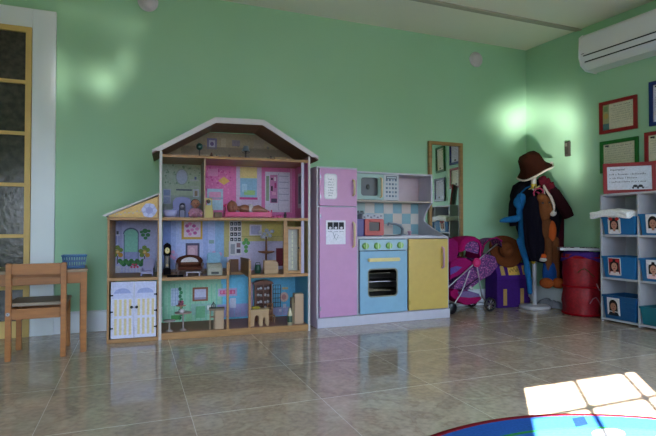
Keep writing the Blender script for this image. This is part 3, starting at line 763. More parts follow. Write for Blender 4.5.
# roofs
APL, APR = (.584, 1.342), (.884, 1.346); EL, ER = (.222, 1.124), (1.248, 1.128)
th = .03
def slab(p, q, v0, v1, th, col, under=None):
    d = (Vector((q[0]-p[0], q[1]-p[1]))).normalized(); n = Vector((-d.y, d.x))*-th
    return [(p[0], p[1]), (q[0], q[1]), (q[0]+n.x, q[1]+n.y), (p[0]+n.x, p[1]+n.y)]
out = [EL, APL, APR, ER]; inn = [(EL[0]+.045, EL[1]-.004), (APL[0]+.006, APL[1]-.034), (APR[0]-.006, APR[1]-.034), (ER[0]-.045, ER[1]-.004)]
for i in range(3):
    MB().prism([out[i], out[i+1], inn[i+1], inn[i]], -.02, -.006, 'e2dfe4').build('roof_fascia', 'paint', t)
    d = MB(); a, c = out[i], out[i+1]; e, f = [(p[0], p[1]-.014) for p in (a, c)]
    d.prism([a, c, f, e], -.006, DD, 'dcdce2'); d.build('roof_panel', 'paint', t)
    g, h = [(p[0], p[1]-.022) for p in (a, c)]
    d = MB().prism([e, f, h, g], -.005, DD-.002, '8c6450'); d.build('roof_lining', 'woodh', t)
pw = [(-.045, .737), (.262, .872), (.262, .864), (-.03, .729)]
MB().prism(pw, -.008, DD, 'd7d5d6').build('wing_roof', 'paint', t)
b = MB().prism([(-.012, .728), (.255, .728), (.255, .852), (-.012, .736)], .004, .01, 'c9a96d')
b.disc(.208, .768, .04, .042, .0035, '9fa6cf'); b.disc(.208, .768, .02, .02, .003, '8e93c4')
for k in range(6): b.disc(.208+.032*math.cos(k), .768+.032*math.sin(k), .012, .012, .003, 'b0b7dd')
for k in range(14): b.disc(.02+.011*k+.0, .738+(k % 3)*.004+.003*k*.5, .004, .004, .0034, ('b8b48a', 'a7a0b4')[k % 2])
b.build('gable', 'print', t)
# printed walls ---------------------------------------------------------------
def back(name, u0, u1, z0, z1, col): return MB().box(u0, u1, VB, VB+.006, z0, z1, col)
Y = VB-.0004
def P(b, p, q, col, lay=1):
    b.rect(p, q, VB-.0005*lay, col)
def E(b, c, rx, ry, col, lay=1, a0=0, a1=360): b.disc(c[0], c[1], rx*.00625, ry*.00625, VB-.0005*lay, col, 20, a0, a1)
def speck(b, p, q, cols, n, r, lay=1, seed=3):
    rnd = random.Random(seed)
    x0, x1 = sorted((p[0], q[0])); z0, z1 = sorted((p[1], q[1]))
    for _ in range(n):
        b.disc(rnd.uniform(x0, x1), rnd.uniform(z0, z1), r*rnd.uniform(.6, 1.3), r*rnd.uniform(.6, 1.3), VB-.0005*lay, rnd.choice(cols), 8)
# attic
b = MB().prism([(.27, Z4), (1.19, Z4), (1.19, 1.14), (.893, 1.316), (.578, 1.312), (.27, 1.135)], VB, VB+.006, 'a89c86')
speck(b, (.45, 1.13), (1.0, 1.24), ['8d8794', 'a89d86', '7f8478', 'b0a592'], 120, .008)
P(b, (0.562,1.199),(0.628,1.274), '7d7aa0', 2); P(b, (0.575,1.213),(0.615,1.260), 'b4b3cc', 3); E(b, ((0.595,1.235)), 2, 2.2, '6f5f8e', 4)
P(b, (0.655,1.217),(0.689,1.277), 'b3a893', 2); P(b, (0.730,1.228),(0.784,1.269), '8b8494', 2); P(b, (0.882,1.207),(0.952,1.278), 'a59b8c', 2)
P(b, (0.393,1.161),(1.139,1.216), '8e8375', 2)
b.build('attic_wallpaper', 'print', t)
# bathroom
b = back('x', .28, .522, Z3, Z4-.016, 'b4c8b4')
speck(b, (.29, .95), (.515, 1.08), ['a3bda6', '86a58c', 'b3c4ab'], 80, .006)
P(b, (0.282,0.736),(0.550,0.880), 'a4b6b4')
E(b, ((0.400,1.004)), 6.6, 8.8, '9fb3aa', 2); E(b, ((0.400,1.004)), 5.6, 7.8, 'b7c6dc', 3)
P(b, (0.452,0.978),(0.510,0.990), 'c2cccc', 2); P(b, (0.452,0.935),(0.511,0.943), 'c2cccc', 2); P(b, (0.481,0.989),(0.494,1.007), '707cae', 3)
P(b, (0.281,0.822),(0.331,0.922), 'b7c3da', 2); P(b, (0.287,0.878),(0.325,0.915), '8fa3cf', 3); P(b, (0.287,0.828),(0.325,0.869), '9fb0d6', 3)
P(b, (0.472,0.871),(0.511,0.926), 'c9d2e0', 2); P(b, (0.482,0.878),(0.501,0.912), 'a3907f', 3)
P(b, (0.363,0.913),(0.465,0.922), '55607a', 2)
b.build('bathroom_wallpaper', 'print', t)
# bedroom
b = back('x', .53, 1.182, Z3, Z4-.016, 'd274ac')
speck(b, (.54, .9), (.72, 1.07), ['d773b0', 'c14f93', 'd98abd'], 90, .007)
P(b, (0.570,1.016),(0.636,1.066), 'd690bd', 2)
cx, cz = ((0.676,0.985))
b.poly([(cx-.04, cz), (cx, cz-.028), (cx+.04, cz), (cx, cz+.03)], VB-.001, 'd9b264')
P(b, (0.564,0.785),(0.670,0.930), 'a6c9dd', 2); P(b, (0.577,0.853),(0.656,0.909), 'd79cc4', 3); P(b, (0.564,0.860),(0.670,0.872), '8bb6d0', 3)
P(b, (0.759,0.766),(0.935,1.098), 'c9b6d6', 2); P(b, (0.786,0.870),(0.903,1.086), '8db8d6', 3); P(b, (0.785,1.009),(0.903,1.086), 'd8c88c', 4)
P(b, (0.813,0.892),(0.889,0.925), '9cc586', 4); P(b, (0.799,0.912),(0.834,0.968), 'a9cde4', 4)
P(b, (0.782,0.860),(0.907,0.876), 'bf3f86', 5)
P(b, (0.960,0.775),(1.139,1.059), 'd2cfe4', 2); P(b, (0.995,0.839),(1.049,1.038), 'c27fae', 3)
P(b, (0.967,0.853),(0.988,1.029), '8aa08a', 3)

P(b, (1.002,1.001),(1.016,1.016), '3c2c44', 4)
P(b, (1.024,0.995),(1.038,1.023), 'd9d3df', 4)
P(b, (1.002,0.924),(1.015,0.959), '241c2a', 4)
P(b, (1.027,0.945),(1.040,0.981), 'b43d7c', 4)
P(b, (1.010,0.896),(1.038,0.917), 'd99cc0', 4)
P(b, (1.003,0.843),(1.045,0.871), '4d3f5e', 4)
P(b, (1.060,1.027),(1.128,1.033), 'a9a8c4', 4)
P(b, (1.060,0.984),(1.129,0.991), 'a9a8c4', 4)
P(b, (1.060,0.942),(1.129,0.948), 'a9a8c4', 4)
P(b, (1.060,0.899),(1.129,0.905), 'a9a8c4', 4)
P(b, (1.060,0.857),(1.129,0.862), 'a9a8c4', 4)
P(b, (1.054,0.787),(1.057,1.049), '9d9bbb', 4)
P(b, (1.143,0.770),(1.154,1.106), 'd28fbb', 2)
b.build('bedroom_wallpaper', 'print', t)
b = MB().box(1.1785, 1.181, .01, VB, Z3, Z4-.016, 'bf6a9c').box(1.1775, 1.1785, .12, .26, .80, 1.04, 'b9b2c4').box(1.1765, 1.1775, .14, .24, .83, 1.02, '5b5f70'); b.build('side_wallpaper', 'print', t)
b = MB().box(1.1785, 1.181, .01, VB, Z2, Z3-.018, 'a99a6e'); b.build('side_wallpaper', 'print', t)
b = MB().box(1.1785, 1.181, .01, VB, Z1, Z2-.02, '5f9fc0'); b.build('side_wallpaper', 'print', t)
# terrace
b = back('x', -.006, .264, .375, .710, 'a8b0d8')
P(b, (-0.039,0.561),(0.002,0.612), '7f8bbb', 1)
P(b, (0.009,0.471),(0.031,0.702), '9aa2cc', 1)
E(b, ((0.086,0.625)), 7.6, 6.5, '566b86', 2, 0, 180)
P(b, (0.043,0.464),(0.133,0.625), '566b86', 2)
E(b, ((0.086,0.621)), 6.6, 5.6, '7fc3b0', 3, 0, 180)
P(b, (0.048,0.509),(0.127,0.625), '7fc3b0', 3)
P(b, (0.049,0.464),(0.128,0.508), '8f9bcb', 3)
P(b, (-0.021,0.622),(-0.009,0.644), '3f4656', 2)
P(b, (-0.001,0.622),(0.012,0.644), '3f4656', 2)
P(b, (-0.027,0.616),(0.020,0.622), 'c3c9dd', 2)
E(b, ((0.171,0.644)), 2.8000000000000003, 2.4499999999999997, '3f7f55', 3)
E(b, ((0.159,0.618)), 2.08, 1.8199999999999998, '3f7f55', 3)
E(b, ((0.189,0.618)), 2.2399999999999998, 1.9599999999999997, '3f7f55', 3)
E(b, ((0.174,0.598)), 1.92, 1.68, '3f7f55', 3)
E(b, ((0.149,0.637)), 1.6, 1.4, '3f7f55', 3)
E(b, ((0.195,0.644)), 1.6, 1.4, '3f7f55', 3)
E(b, ((-0.015,0.516)), 2.4, 2.3, '6f8a3c', 4)
E(b, ((0.024,0.522)), 2.4, 2.3, '6f8a3c', 4)
E(b, ((0.006,0.539)), 2.4, 2.3, '6f8a3c', 4)
E(b, ((-0.009,0.491)), 2.4, 2.3, '6f8a3c', 4)
E(b, ((0.024,0.490)), 2.4, 2.3, 'b48a3a', 4)
E(b, ((0.006,0.510)), 2.4, 2.3, 'b48a3a', 4)
P(b, (0.004,0.433),(0.009,0.484), '4c3a2a', 3)
E(b, ((0.006,0.510)), 1.4, 1.4, 'd9c27a', 5)
E(b, ((0.147,0.514)), 2.4, 2.3, '6f8a3c', 4)
E(b, ((0.187,0.520)), 2.4, 2.3, '6f8a3c', 4)
E(b, ((0.168,0.536)), 2.4, 2.3, '6f8a3c', 4)
E(b, ((0.153,0.488)), 2.4, 2.3, '6f8a3c', 4)
E(b, ((0.187,0.487)), 2.4, 2.3, 'b48a3a', 4)
E(b, ((0.169,0.507)), 2.4, 2.3, 'b48a3a', 4)
P(b, (0.166,0.429),(0.172,0.481), '4c3a2a', 3)
E(b, ((0.169,0.507)), 1.4, 1.4, 'd9c27a', 5)
E(b, ((0.021,0.452)), 2.3, 2.4, '3c7d48', 3)
E(b, ((0.033,0.441)), 2.3, 2.4, '4f9455', 3)
E(b, ((0.044,0.431)), 2.3, 2.4, '2f6a4c', 3)
E(b, ((0.055,0.451)), 2.3, 2.4, '3c7d48', 3)
E(b, ((0.067,0.440)), 2.3, 2.4, '4f9455', 3)
E(b, ((0.078,0.430)), 2.3, 2.4, '2f6a4c', 3)
E(b, ((0.089,0.450)), 2.3, 2.4, '3c7d48', 3)
E(b, ((0.101,0.440)), 2.3, 2.4, '4f9455', 3)
E(b, ((0.113,0.429)), 2.3, 2.4, '2f6a4c', 3)
E(b, ((0.124,0.450)), 2.3, 2.4, '3c7d48', 3)
E(b, ((0.135,0.439)), 2.3, 2.4, '4f9455', 3)
E(b, ((0.147,0.428)), 2.3, 2.4, '2f6a4c', 3)
E(b, ((0.159,0.449)), 2.3, 2.4, '3c7d48', 3)
E(b, ((0.170,0.438)), 2.3, 2.4, '4f9455', 3)
E(b, ((0.182,0.427)), 2.3, 2.4, '2f6a4c', 3)
E(b, ((0.090,0.412)), 1.2, 1.1, 'c34668', 5)
E(b, ((0.099,0.427)), 1.2, 1.1, 'c34668', 5)
E(b, ((0.108,0.411)), 1.2, 1.1, 'c34668', 5)
E(b, ((0.117,0.426)), 1.2, 1.1, 'c34668', 5)
E(b, ((0.127,0.411)), 1.2, 1.1, 'c34668', 5)
P(b, (-0.031,0.376),(0.021,0.420), 'b9c0cc', 4)
P(b, (-0.026,0.382),(-0.008,0.408), '5c8062', 5)
P(b, (0.022,0.378),(0.027,0.413), 'b9c2d6', 4)
P(b, (0.041,0.377),(0.047,0.413), 'b9c2d6', 4)
P(b, (0.060,0.377),(0.066,0.412), 'b9c2d6', 4)
P(b, (0.079,0.376),(0.085,0.412), 'b9c2d6', 4)
P(b, (0.098,0.376),(0.104,0.411), 'b9c2d6', 4)
P(b, (0.118,0.375),(0.124,0.411), 'b9c2d6', 4)
P(b, (0.137,0.375),(0.143,0.410), 'b9c2d6', 4)
P(b, (0.022,0.373),(0.191,0.376), '7d7a88', 4)
b.build('terrace_wallpaper', 'print', t)
# living room
b = back('x', .28, .66, Z2, Z3-.018, 'a2b2dc')
P(b, (0.284,0.380),(0.332,0.710), '7086bd', 1)
P(b, (0.334,0.392),(0.364,0.710), '93a5d6', 1)
P(b, (0.539,0.387),(0.571,0.711), '93a5d6', 1)
P(b, (0.619,0.385),(0.698,0.711), '86a9d0', 1)
P(b, (0.365,0.378),(0.422,0.557), 'a5b1dc', 1)
P(b, (0.520,0.387),(0.545,0.562), 'a5b1dc', 1)
P(b, (0.399,0.587),(0.535,0.721), 'b99645', 2)
P(b, (0.415,0.603),(0.522,0.707), 'c8b9cc', 3)
E(b, ((0.434,0.677)), 2, 1.8, 'a8528e', 4)
E(b, ((0.453,0.690)), 2, 1.8, 'c77fb0', 4)
E(b, ((0.479,0.677)), 2, 1.8, 'a8528e', 4)
E(b, ((0.499,0.657)), 2, 1.8, 'c77fb0', 4)
E(b, ((0.441,0.643)), 2, 1.8, 'a8528e', 4)
E(b, ((0.467,0.650)), 2, 1.8, 'c77fb0', 4)
E(b, ((0.486,0.630)), 2, 1.8, 'a8528e', 4)
E(b, ((0.454,0.623)), 2, 1.8, 'c77fb0', 4)
P(b, (0.426,0.450),(0.516,0.562), '4a4560', 2)
P(b, (0.438,0.460),(0.503,0.546), 'b593a4', 3)
E(b, ((0.467,0.503)), 3.4, 5, 'c3a5b4', 4)
E(b, ((0.346,0.504)), 2, 2, 'c58fbb', 3)
E(b, ((0.365,0.484)), 2, 2, 'a9a0cf', 3)
E(b, ((0.352,0.465)), 2, 2, 'c58fbb', 3)
E(b, ((0.378,0.457)), 2, 2, 'a9a0cf', 3)
E(b, ((0.333,0.478)), 2, 2, 'c58fbb', 3)
E(b, ((0.365,0.438)), 2, 2, 'a9a0cf', 3)
E(b, ((0.611,0.494)), 2, 2, 'c58fbb', 3)
E(b, ((0.631,0.473)), 2, 2, 'a9a0cf', 3)
E(b, ((0.651,0.486)), 2, 2, 'c58fbb', 3)
E(b, ((0.598,0.460)), 2, 2, 'a9a0cf', 3)
P(b, (0.578,0.558),(0.611,0.582), '7f9d9a', 3)
P(b, (0.284,0.361),(0.692,0.390), '7d6a66', 2)
b.build('living_room_wallpaper', 'print', t)
# upper hall
b = back('x', .66, 1.18, Z2, Z3-.018, 'c9bc7c')
P(b, (0.699,0.369),(1.118,0.571), 'bdb8d6', 1)
P(b, (0.678,0.465),(0.711,0.711), 'b3ab76', 2)
P(b, (0.715,0.475),(0.796,0.715), 'c9cad2', 2)
P(b, (0.720,0.680),(0.740,0.704), '272a33', 3)
P(b, (0.725,0.686),(0.733,0.695), 'b9bcc8', 4)
P(b, (0.745,0.680),(0.766,0.704), '50566a', 3)
P(b, (0.750,0.687),(0.758,0.695), 'b9bcc8', 4)
P(b, (0.770,0.680),(0.791,0.705), '1d1f28', 3)
P(b, (0.775,0.687),(0.783,0.695), 'b9bcc8', 4)
P(b, (0.720,0.644),(0.740,0.669), '50566a', 3)
P(b, (0.725,0.651),(0.733,0.659), 'b9bcc8', 4)
P(b, (0.745,0.644),(0.766,0.669), '1d1f28', 3)
P(b, (0.750,0.651),(0.758,0.659), 'b9bcc8', 4)
P(b, (0.771,0.644),(0.791,0.669), '272a33', 3)
P(b, (0.775,0.651),(0.784,0.659), 'b9bcc8', 4)
P(b, (0.720,0.608),(0.741,0.633), '1d1f28', 3)
P(b, (0.725,0.615),(0.733,0.623), 'b9bcc8', 4)
P(b, (0.745,0.608),(0.766,0.633), '272a33', 3)
P(b, (0.750,0.615),(0.758,0.623), 'b9bcc8', 4)
P(b, (0.771,0.608),(0.791,0.633), '50566a', 3)
P(b, (0.775,0.615),(0.784,0.623), 'b9bcc8', 4)
P(b, (0.720,0.573),(0.741,0.597), '272a33', 3)
P(b, (0.725,0.579),(0.733,0.588), 'b9bcc8', 4)
P(b, (0.746,0.572),(0.766,0.597), '50566a', 3)
P(b, (0.750,0.579),(0.758,0.587), 'b9bcc8', 4)
P(b, (0.771,0.572),(0.791,0.597), '1d1f28', 3)
P(b, (0.776,0.579),(0.784,0.587), 'b9bcc8', 4)
P(b, (0.722,0.485),(0.752,0.553), '8d929f', 3)
P(b, (0.763,0.529),(0.790,0.560), '8a6a72', 3)
P(b, (0.763,0.491),(0.790,0.518), '4d4458', 3)
P(b, (0.852,0.611),(0.936,0.687), 'd0cce0', 2)
P(b, (0.862,0.621),(0.925,0.677), 'a9aacc', 3)
E(b, ((0.828,0.580)), 2.2, 2.2, '5fa257', 3)
E(b, ((0.814,0.559)), 2.2, 2.2, '5fa257', 3)
E(b, ((0.842,0.559)), 2.2, 2.2, '5fa257', 3)
E(b, ((0.828,0.532)), 2.2, 2.2, '5fa257', 3)
E(b, ((0.828,0.504)), 2.2, 2.2, '5fa257', 3)
P(b, (1.039,0.395),(1.097,0.521), '6e2434', 2)
P(b, (0.712,0.603),(1.096,0.606), '9d9352', 1)
P(b, (0.975,0.607),(1.075,0.691), 'cfc270', 2)
b.build('hall_wallpaper', 'print', t)
# playroom on the ground floor
b = back('x', .28, .66, Z1, Z2-.02, '94c6ac')
P(b, (0.286,0.046),(0.293,0.295), '7dbf9f', 1)
P(b, (0.319,0.044),(0.326,0.294), '7dbf9f', 1)
P(b, (0.352,0.042),(0.360,0.292), '7dbf9f', 1)
P(b, (0.386,0.040),(0.393,0.291), '7dbf9f', 1)
P(b, (0.419,0.038),(0.427,0.290), '7dbf9f', 1)
P(b, (0.453,0.036),(0.461,0.289), '7dbf9f', 1)
P(b, (0.488,0.034),(0.495,0.288), '7dbf9f', 1)
P(b, (0.522,0.032),(0.530,0.286), '7dbf9f', 1)
P(b, (0.557,0.030),(0.565,0.285), '7dbf9f', 1)
P(b, (0.592,0.028),(0.600,0.284), '7dbf9f', 1)
P(b, (0.627,0.026),(0.635,0.283), '7dbf9f', 1)
P(b, (0.662,0.024),(0.670,0.282), '7dbf9f', 1)
P(b, (0.335,0.148),(0.385,0.265), 'b5c6de', 2)
P(b, (0.335,0.250),(0.385,0.252), '7f9cc0', 3)
P(b, (0.335,0.227),(0.385,0.229), '7f9cc0', 3)
P(b, (0.335,0.205),(0.385,0.207), '7f9cc0', 3)
P(b, (0.335,0.183),(0.386,0.184), '7f9cc0', 3)
P(b, (0.335,0.160),(0.386,0.162), '7f9cc0', 3)
P(b, (0.345,0.148),(0.347,0.266), '7f9cc0', 3)
P(b, (0.361,0.147),(0.364,0.266), '7f9cc0', 3)
P(b, (0.377,0.146),(0.380,0.265), '7f9cc0', 3)
E(b, ((0.391,0.258)), 1.7, 2, '2f6b4c', 3)
E(b, ((0.399,0.234)), 1.7, 2, '3f8a5c', 3)
E(b, ((0.392,0.210)), 1.7, 2, '2f6b4c', 3)
E(b, ((0.400,0.186)), 1.7, 2, '3f8a5c', 3)
E(b, ((0.392,0.163)), 1.7, 2, '2f6b4c', 3)
E(b, ((0.400,0.139)), 1.7, 2, '3f8a5c', 3)
E(b, ((0.392,0.115)), 1.7, 2, '2f6b4c', 3)
E(b, ((0.400,0.091)), 1.7, 2, '3f8a5c', 3)
E(b, ((0.392,0.067)), 1.7, 2, '2f6b4c', 3)
P(b, (0.336,0.056),(0.392,0.086), '4f9a54', 3)
P(b, (0.472,0.172),(0.573,0.265), '8a5a43', 2)
P(b, (0.485,0.184),(0.560,0.252), 'bcc0dc', 3)
P(b, (0.485,0.184),(0.560,0.198), '8f8ba8', 4)
P(b, (0.463,0.082),(0.606,0.155), '8fb9b0', 1)
P(b, (0.431,0.037),(0.469,0.102), '8cc49c', 2)
P(b, (0.495,0.060),(0.554,0.138), '6fae86', 2)
P(b, (0.567,0.110),(0.620,0.141), 'c4ccc8', 2)
P(b, (0.286,0.026),(0.687,0.036), 'a9825a', 2)
b.build('playroom_wallpaper', 'print', t)
# kitchen wall on the ground floor
b = back('x', .66, 1.18, Z1, Z2-.02, '6cbce0')
P(b, (0.626,0.067),(0.630,0.283), '6fbfe0', 1)
P(b, (0.666,0.064),(0.670,0.282), '6fbfe0', 1)
P(b, (0.707,0.062),(0.711,0.280), '6fbfe0', 1)
P(b, (0.747,0.060),(0.751,0.279), '6fbfe0', 1)
P(b, (0.788,0.058),(0.792,0.277), '6fbfe0', 1)
P(b, (0.829,0.055),(0.834,0.276), '6fbfe0', 1)
P(b, (0.871,0.053),(0.875,0.274), '6fbfe0', 1)
P(b, (0.913,0.051),(0.917,0.273), '6fbfe0', 1)
P(b, (0.955,0.049),(0.959,0.271), '6fbfe0', 1)
P(b, (0.997,0.046),(1.002,0.270), '6fbfe0', 1)
P(b, (1.040,0.044),(1.044,0.268), '6fbfe0', 1)
P(b, (1.083,0.042),(1.088,0.267), '6fbfe0', 1)
P(b, (1.126,0.039),(1.131,0.265), '6fbfe0', 1)
P(b, (1.170,0.037),(1.175,0.264), '6fbfe0', 1)
P(b, (0.639,0.198),(0.767,0.251), 'b9a5d0', 2)
P(b, (0.653,0.211),(0.753,0.238), 'c9517e', 3)
E(b, ((0.666,0.227)), 1.2, 1.8, 'd98aa8', 4)
E(b, ((0.690,0.226)), 1.2, 1.8, 'd98aa8', 4)
E(b, ((0.714,0.225)), 1.2, 1.8, 'd98aa8', 4)
E(b, ((0.739,0.224)), 1.2, 1.8, 'd98aa8', 4)
P(b, (0.626,0.053),(0.871,0.143), '9a9ccc', 1)
P(b, (0.871,0.046),(1.214,0.106), 'a7a8cf', 1)
P(b, (0.720,0.116),(0.760,0.182), 'c5cbe2', 2)
P(b, (0.627,0.026),(1.214,0.020), 'a9825a', 2)
P(b, (0.850,0.054),(0.877,0.288), 'b9a5c8', 2)
E(b, ((1.097,0.175)), 5, 5.5, 'd8b9ac', 3)
E(b, ((1.097,0.175)), 2.6, 3, 'c38a8a', 4)
P(b, (1.083,0.228),(1.126,0.244), 'c9b98c', 3)
P(b, (1.090,0.098),(1.112,0.125), 'c2c7d6', 3)
P(b, (1.061,0.074),(1.079,0.091), 'd9dce6', 3)
b.build('kitchen_wallpaper', 'print', t)
b = MB().box(.28, .66, .02, VB, Z1, Z1+.001, '8a6550').box(.674, 1.18, .02, VB, Z1, Z1+.001, '8f6a60'); b.build('floor_print', 'print', t)
# printed stuff done; wing doors
for s_, u0, u1 in ((0, .004, .127), (1, .129, .250)):
    d = MB().box(u0, u1, -.002, .006, .026, .352, 'c3c8e0')
    d.rect((u0+.006, .255), (u1-.006, .346), -.0024, 'b3bbdc')
    d.disc((u0+u1)/2, .285, .045, .03, -.0027, '8f9ccc', 20, 0, 180)
    for k in range(4):
        x = u0+.018+k*.026; d.rect((x, .155), (x+.014, .25), -.0024, 'c9bd94'); d.rect((x, .045), (x+.014, .14), -.0024, 'c9bd94')
    dd = d.build('wing_door', 'print', t)
    for z in (.275, .18, .085):
        x = u0+.004 if s_ == 0 else u1-.004
        h = MB().box(x-.008, x+.008, -.0045, -.002, z-.004, z+.004, '26242a').cyl((x-.006*(1 if s_ == 0 else -1), -.005, z-.007), (x-.006*(1 if s_ == 0 else -1), -.005, z+.007), .003, '26242a', n=8)
        h.build('hinge', 'metal', dd)
    x = u1-.012 if s_ == 0 else u0+.014
    MB().cyl((x, -.002, .205), (x, -.01, .205), .004, '1d1a1a', n=10).ball((x, -.014, .205), .0085, '1d1a1a', 12, 8).build('knob', 'plastic', dd)
# stair gates and stairs
def gate(u0, u1, v0, v1, z0, z1, n, col):
    g = MB(); L_ = Vector((u1-u0, v1-v0, 0)); d = L_.normalized(); nn = Vector((-d.y, d.x, 0))*.004
    def q(f0, f1, a, c, col=col):
        p0 = Vector((u0, v0, 0))+L_*f0; p1 = Vector((u0, v0, 0))+L_*f1
        v = [tuple(p+s*nn+Vector((0, 0, z))) for z in (a, c) for s in (-1, 1) for p in (p0, p1)]
        g.add(v, [(0, 2, 3, 1), (4, 5, 7, 6), (0, 1, 5, 4), (2, 6, 7, 3), (0, 4, 6, 2), (1, 3, 7, 5)], col)
    q(0, 1, z1-.012, z1); q(0, 1, z0, z0+.008)
    for k in range(n): q(k/n, (k+.84)/n, z0+.008, z1-.012)
    return g.build('stair_railing', 'wood', t)
gate(.674, .70, .002, .16, Z2, Z2+.09, 6, '9b7248')
MB().box(.705, .765, .241, .249, Z2, Z2+.085, "7d5134").build("stair_railing", "woodh", t)
gate(.80, .775, .004, .2, Z2, Z2+.10, 7, '8f6a44')
b = MB()
for k in range(4): b.box(.69, .79, .25-.04*k, .33-.04*k, Z1+.08*(3-k)*.0+.001, Z1+.02+.05*(3-k), '8a6048') if k < 0 else None
# elevator: lilac rails and wooden car
for u in (1.146,):
    MB().box(u-.009, u+.009, .008, .02, Z2, Z4-.016, 'c3c0dc').build('lift_rail', 'paint', t)
b = MB().ring([(1.036, Z2+.002), (1.136, Z2+.002), (1.136, .672), (1.036, .672)], [(1.05, Z2+.018), (1.122, Z2+.018), (1.122, .655), (1.05, .655)], .006, .09, 'b58a58'); car = b.build('lift_car', 'wood', t, bevel=.001)
b = MB().box(1.05, 1.122, .05, .054, Z2+.018, .655, 'a7ada6'); b.box(1.052, 1.056, .046, .05, Z2+.02, .65, '8d9a8c')
for k in range(9): b.box(1.083, 1.090, .046, .05, Z2+.03+.028*k, Z2+.05+.028*k, 'c8cfb4')
b.build('lift_curtain', 'print', car)
MB().ball((1.118, .002, .535), .006, '2c2320', 10, 8).build('lift_knob', 'plastic', car)

# ---------------------------------------------------------------- things in the dollhouse
G = 'dollhouse furniture'
def dt(name, lab, cat, u, v, z, rz=0, g=None, sc=None):
    o = thing(name, lab, cat, dp(u, v, z+.0006), DA+rz, g)
    if sc: o.scale = sc
    return o
# attic lamps, bench, figurines
l1 = dt('toy_floor_lamp', 'tiny dark floor lamp with a green globe shade at the left of the dollhouse attic', 'toy lamp', .505, .20, Z4)
MB().lathe([(.001, 0), (.012, 0), (.012, .004), (.004, .008), (.003, .07)], '3a3036', n=14).build('stand', 'plastic', l1)
MB().ball((0, 0, .085), (.022, .022, .024), '2f5a52', 14, 10).build('shade', 'plastic', l1)
l2 = dt('toy_floor_lamp', 'tiny dark floor lamp with a pale blue shade in the middle of the dollhouse attic', 'toy lamp', .80, .17, Z4)
MB().lathe([(.001, 0), (.013, 0), (.013, .004), (.004, .008), (.003, .055), (.01, .062), (.016, .064)], '2e2a30', n=14).build('stand', 'plastic', l2)
MB().lathe([(.026, .066), (.014, .1), (.001, .1)], '8ea2b4', n=16).build('shade', 'plastic', l2)
for k in (-1, 1): MB().tube([(0, 0, .05), (k*.02, 0, .055), (k*.028, 0, .062)], .0018, '2e2a30', 6).build('arm', 'plastic', l2)
bn = dt('toy_bench', 'small tan wooden bench at the right of the dollhouse attic', 'toy furniture', 1.02, .10, Z4)
MB().box(-.04, .045, 0, .04, .018, .026, 'c7a878').build('seat', 'woodh', bn)
for x in (-.038, .035): MB().box(x, x+.008, 0, .04, 0, .018, 'b8986a').build('leg', 'wood', bn)
for u, z, c, lab in ((.35, Z4, '1f1c1e', 'small black object lying at the left end of the dollhouse attic floor'), ):
    o = MB().box(-.02, .02, -.01, .01, 0, .007, c, b=.003).build('toy_tray', 'plastic'); place(o, dp(u, .05, z+.0005), DA); tag(o, lab, 'toy')
def figurine(u, v, z, body, head, lab, s=1.0):
    f = dt('figurine', lab, 'toy figure', u, v, z, 0, 'attic figurines')
    b = MB().lathe([(.001, 0), (.009*s, 0), (.007*s, .012*s), (.009*s, .02*s), (.004*s, .027*s), (.001, .028*s)], body, n=14)
    for k in (-1, 1): b.tube([(k*.006*s, 0, .024*s), (k*.012*s, -.003, .014*s)], .0022*s, body, 6)
    b.build('body', 'plastic', f); MB().ball((0, 0, .033*s), .0068*s, head, 12, 8).build('head', 'plastic', f)
figurine(.575, .12, Z4, '5c3c30', '6d4a38', 'tiny brown figurine beside the window print in the dollhouse attic')
figurine(.61, .14, Z4, '8d8484', '7a6a66', 'tiny grey figurine next to the brown one in the dollhouse attic', .8)
figurine(.69, .14, Z4, '2e2628', '5a4038', 'tiny black figurine left of the blue shaded attic lamp', .9)
figurine(.955, .10, Z4, '6c5c5c', '57413c', 'tiny grey brown figurine left of the attic bench', .8)

# bathroom things
b = dt('toy_wardrobe', 'lavender blue toy wardrobe with an arched opening in the dollhouse bathroom', 'toy furniture', .40, .19, Z3)
arch = [(-.058, 0), (.058, 0), (.058, .105), (.04, .128), (0, .135), (-.04, .128), (-.058, .105)]
inner = [(-.02, .002), (.02, .002), (.02, .075), (.014, .092), (0, .098), (-.014, .092), (-.02, .075)]
MB().ring(arch, inner, 0, .07, '8288cc').build('body', 'paint', b)
MB().box(-.03, .03, .05, .056, .002, .1, '3d3f66').build('opening', 'paint', b)
MB().box(-.014, .014, .02, .04, .002, .05, 'aab0de', b=.004).ball((0, .028, .072), .012, 'c9c4d6').build('shelf_items', 'paint', b)
b = dt('toy_bathtub', 'small pale lavender toy bathtub at the left of the dollhouse bathroom', 'toy furniture', .325, .07, Z3)
MB().ring(rrect(-.04, .04, 0, .045, .012), rrect(-.033, .033, .008, .0445, .01), -.03, .03, 'aab2e0') if False else None
T_ = MB(); T_.lathe([(.001, 0), (.7, .0), (.95, .55), (1.02, 1), (.94, 1), (.86, .6), (.62, .12), (.001, .1)], 'b0b3e2', n=24)
T_.v = [(x*.042, y*.028, z*.045) for x, y, z in T_.v]; T_.build('basin', 'plastic', b)
MB().tube([(-.03, 0, .045), (-.03, 0, .06), (-.018, 0, .062)], .003, 'c9cbe2', 8).build('tap', 'plastic', b)

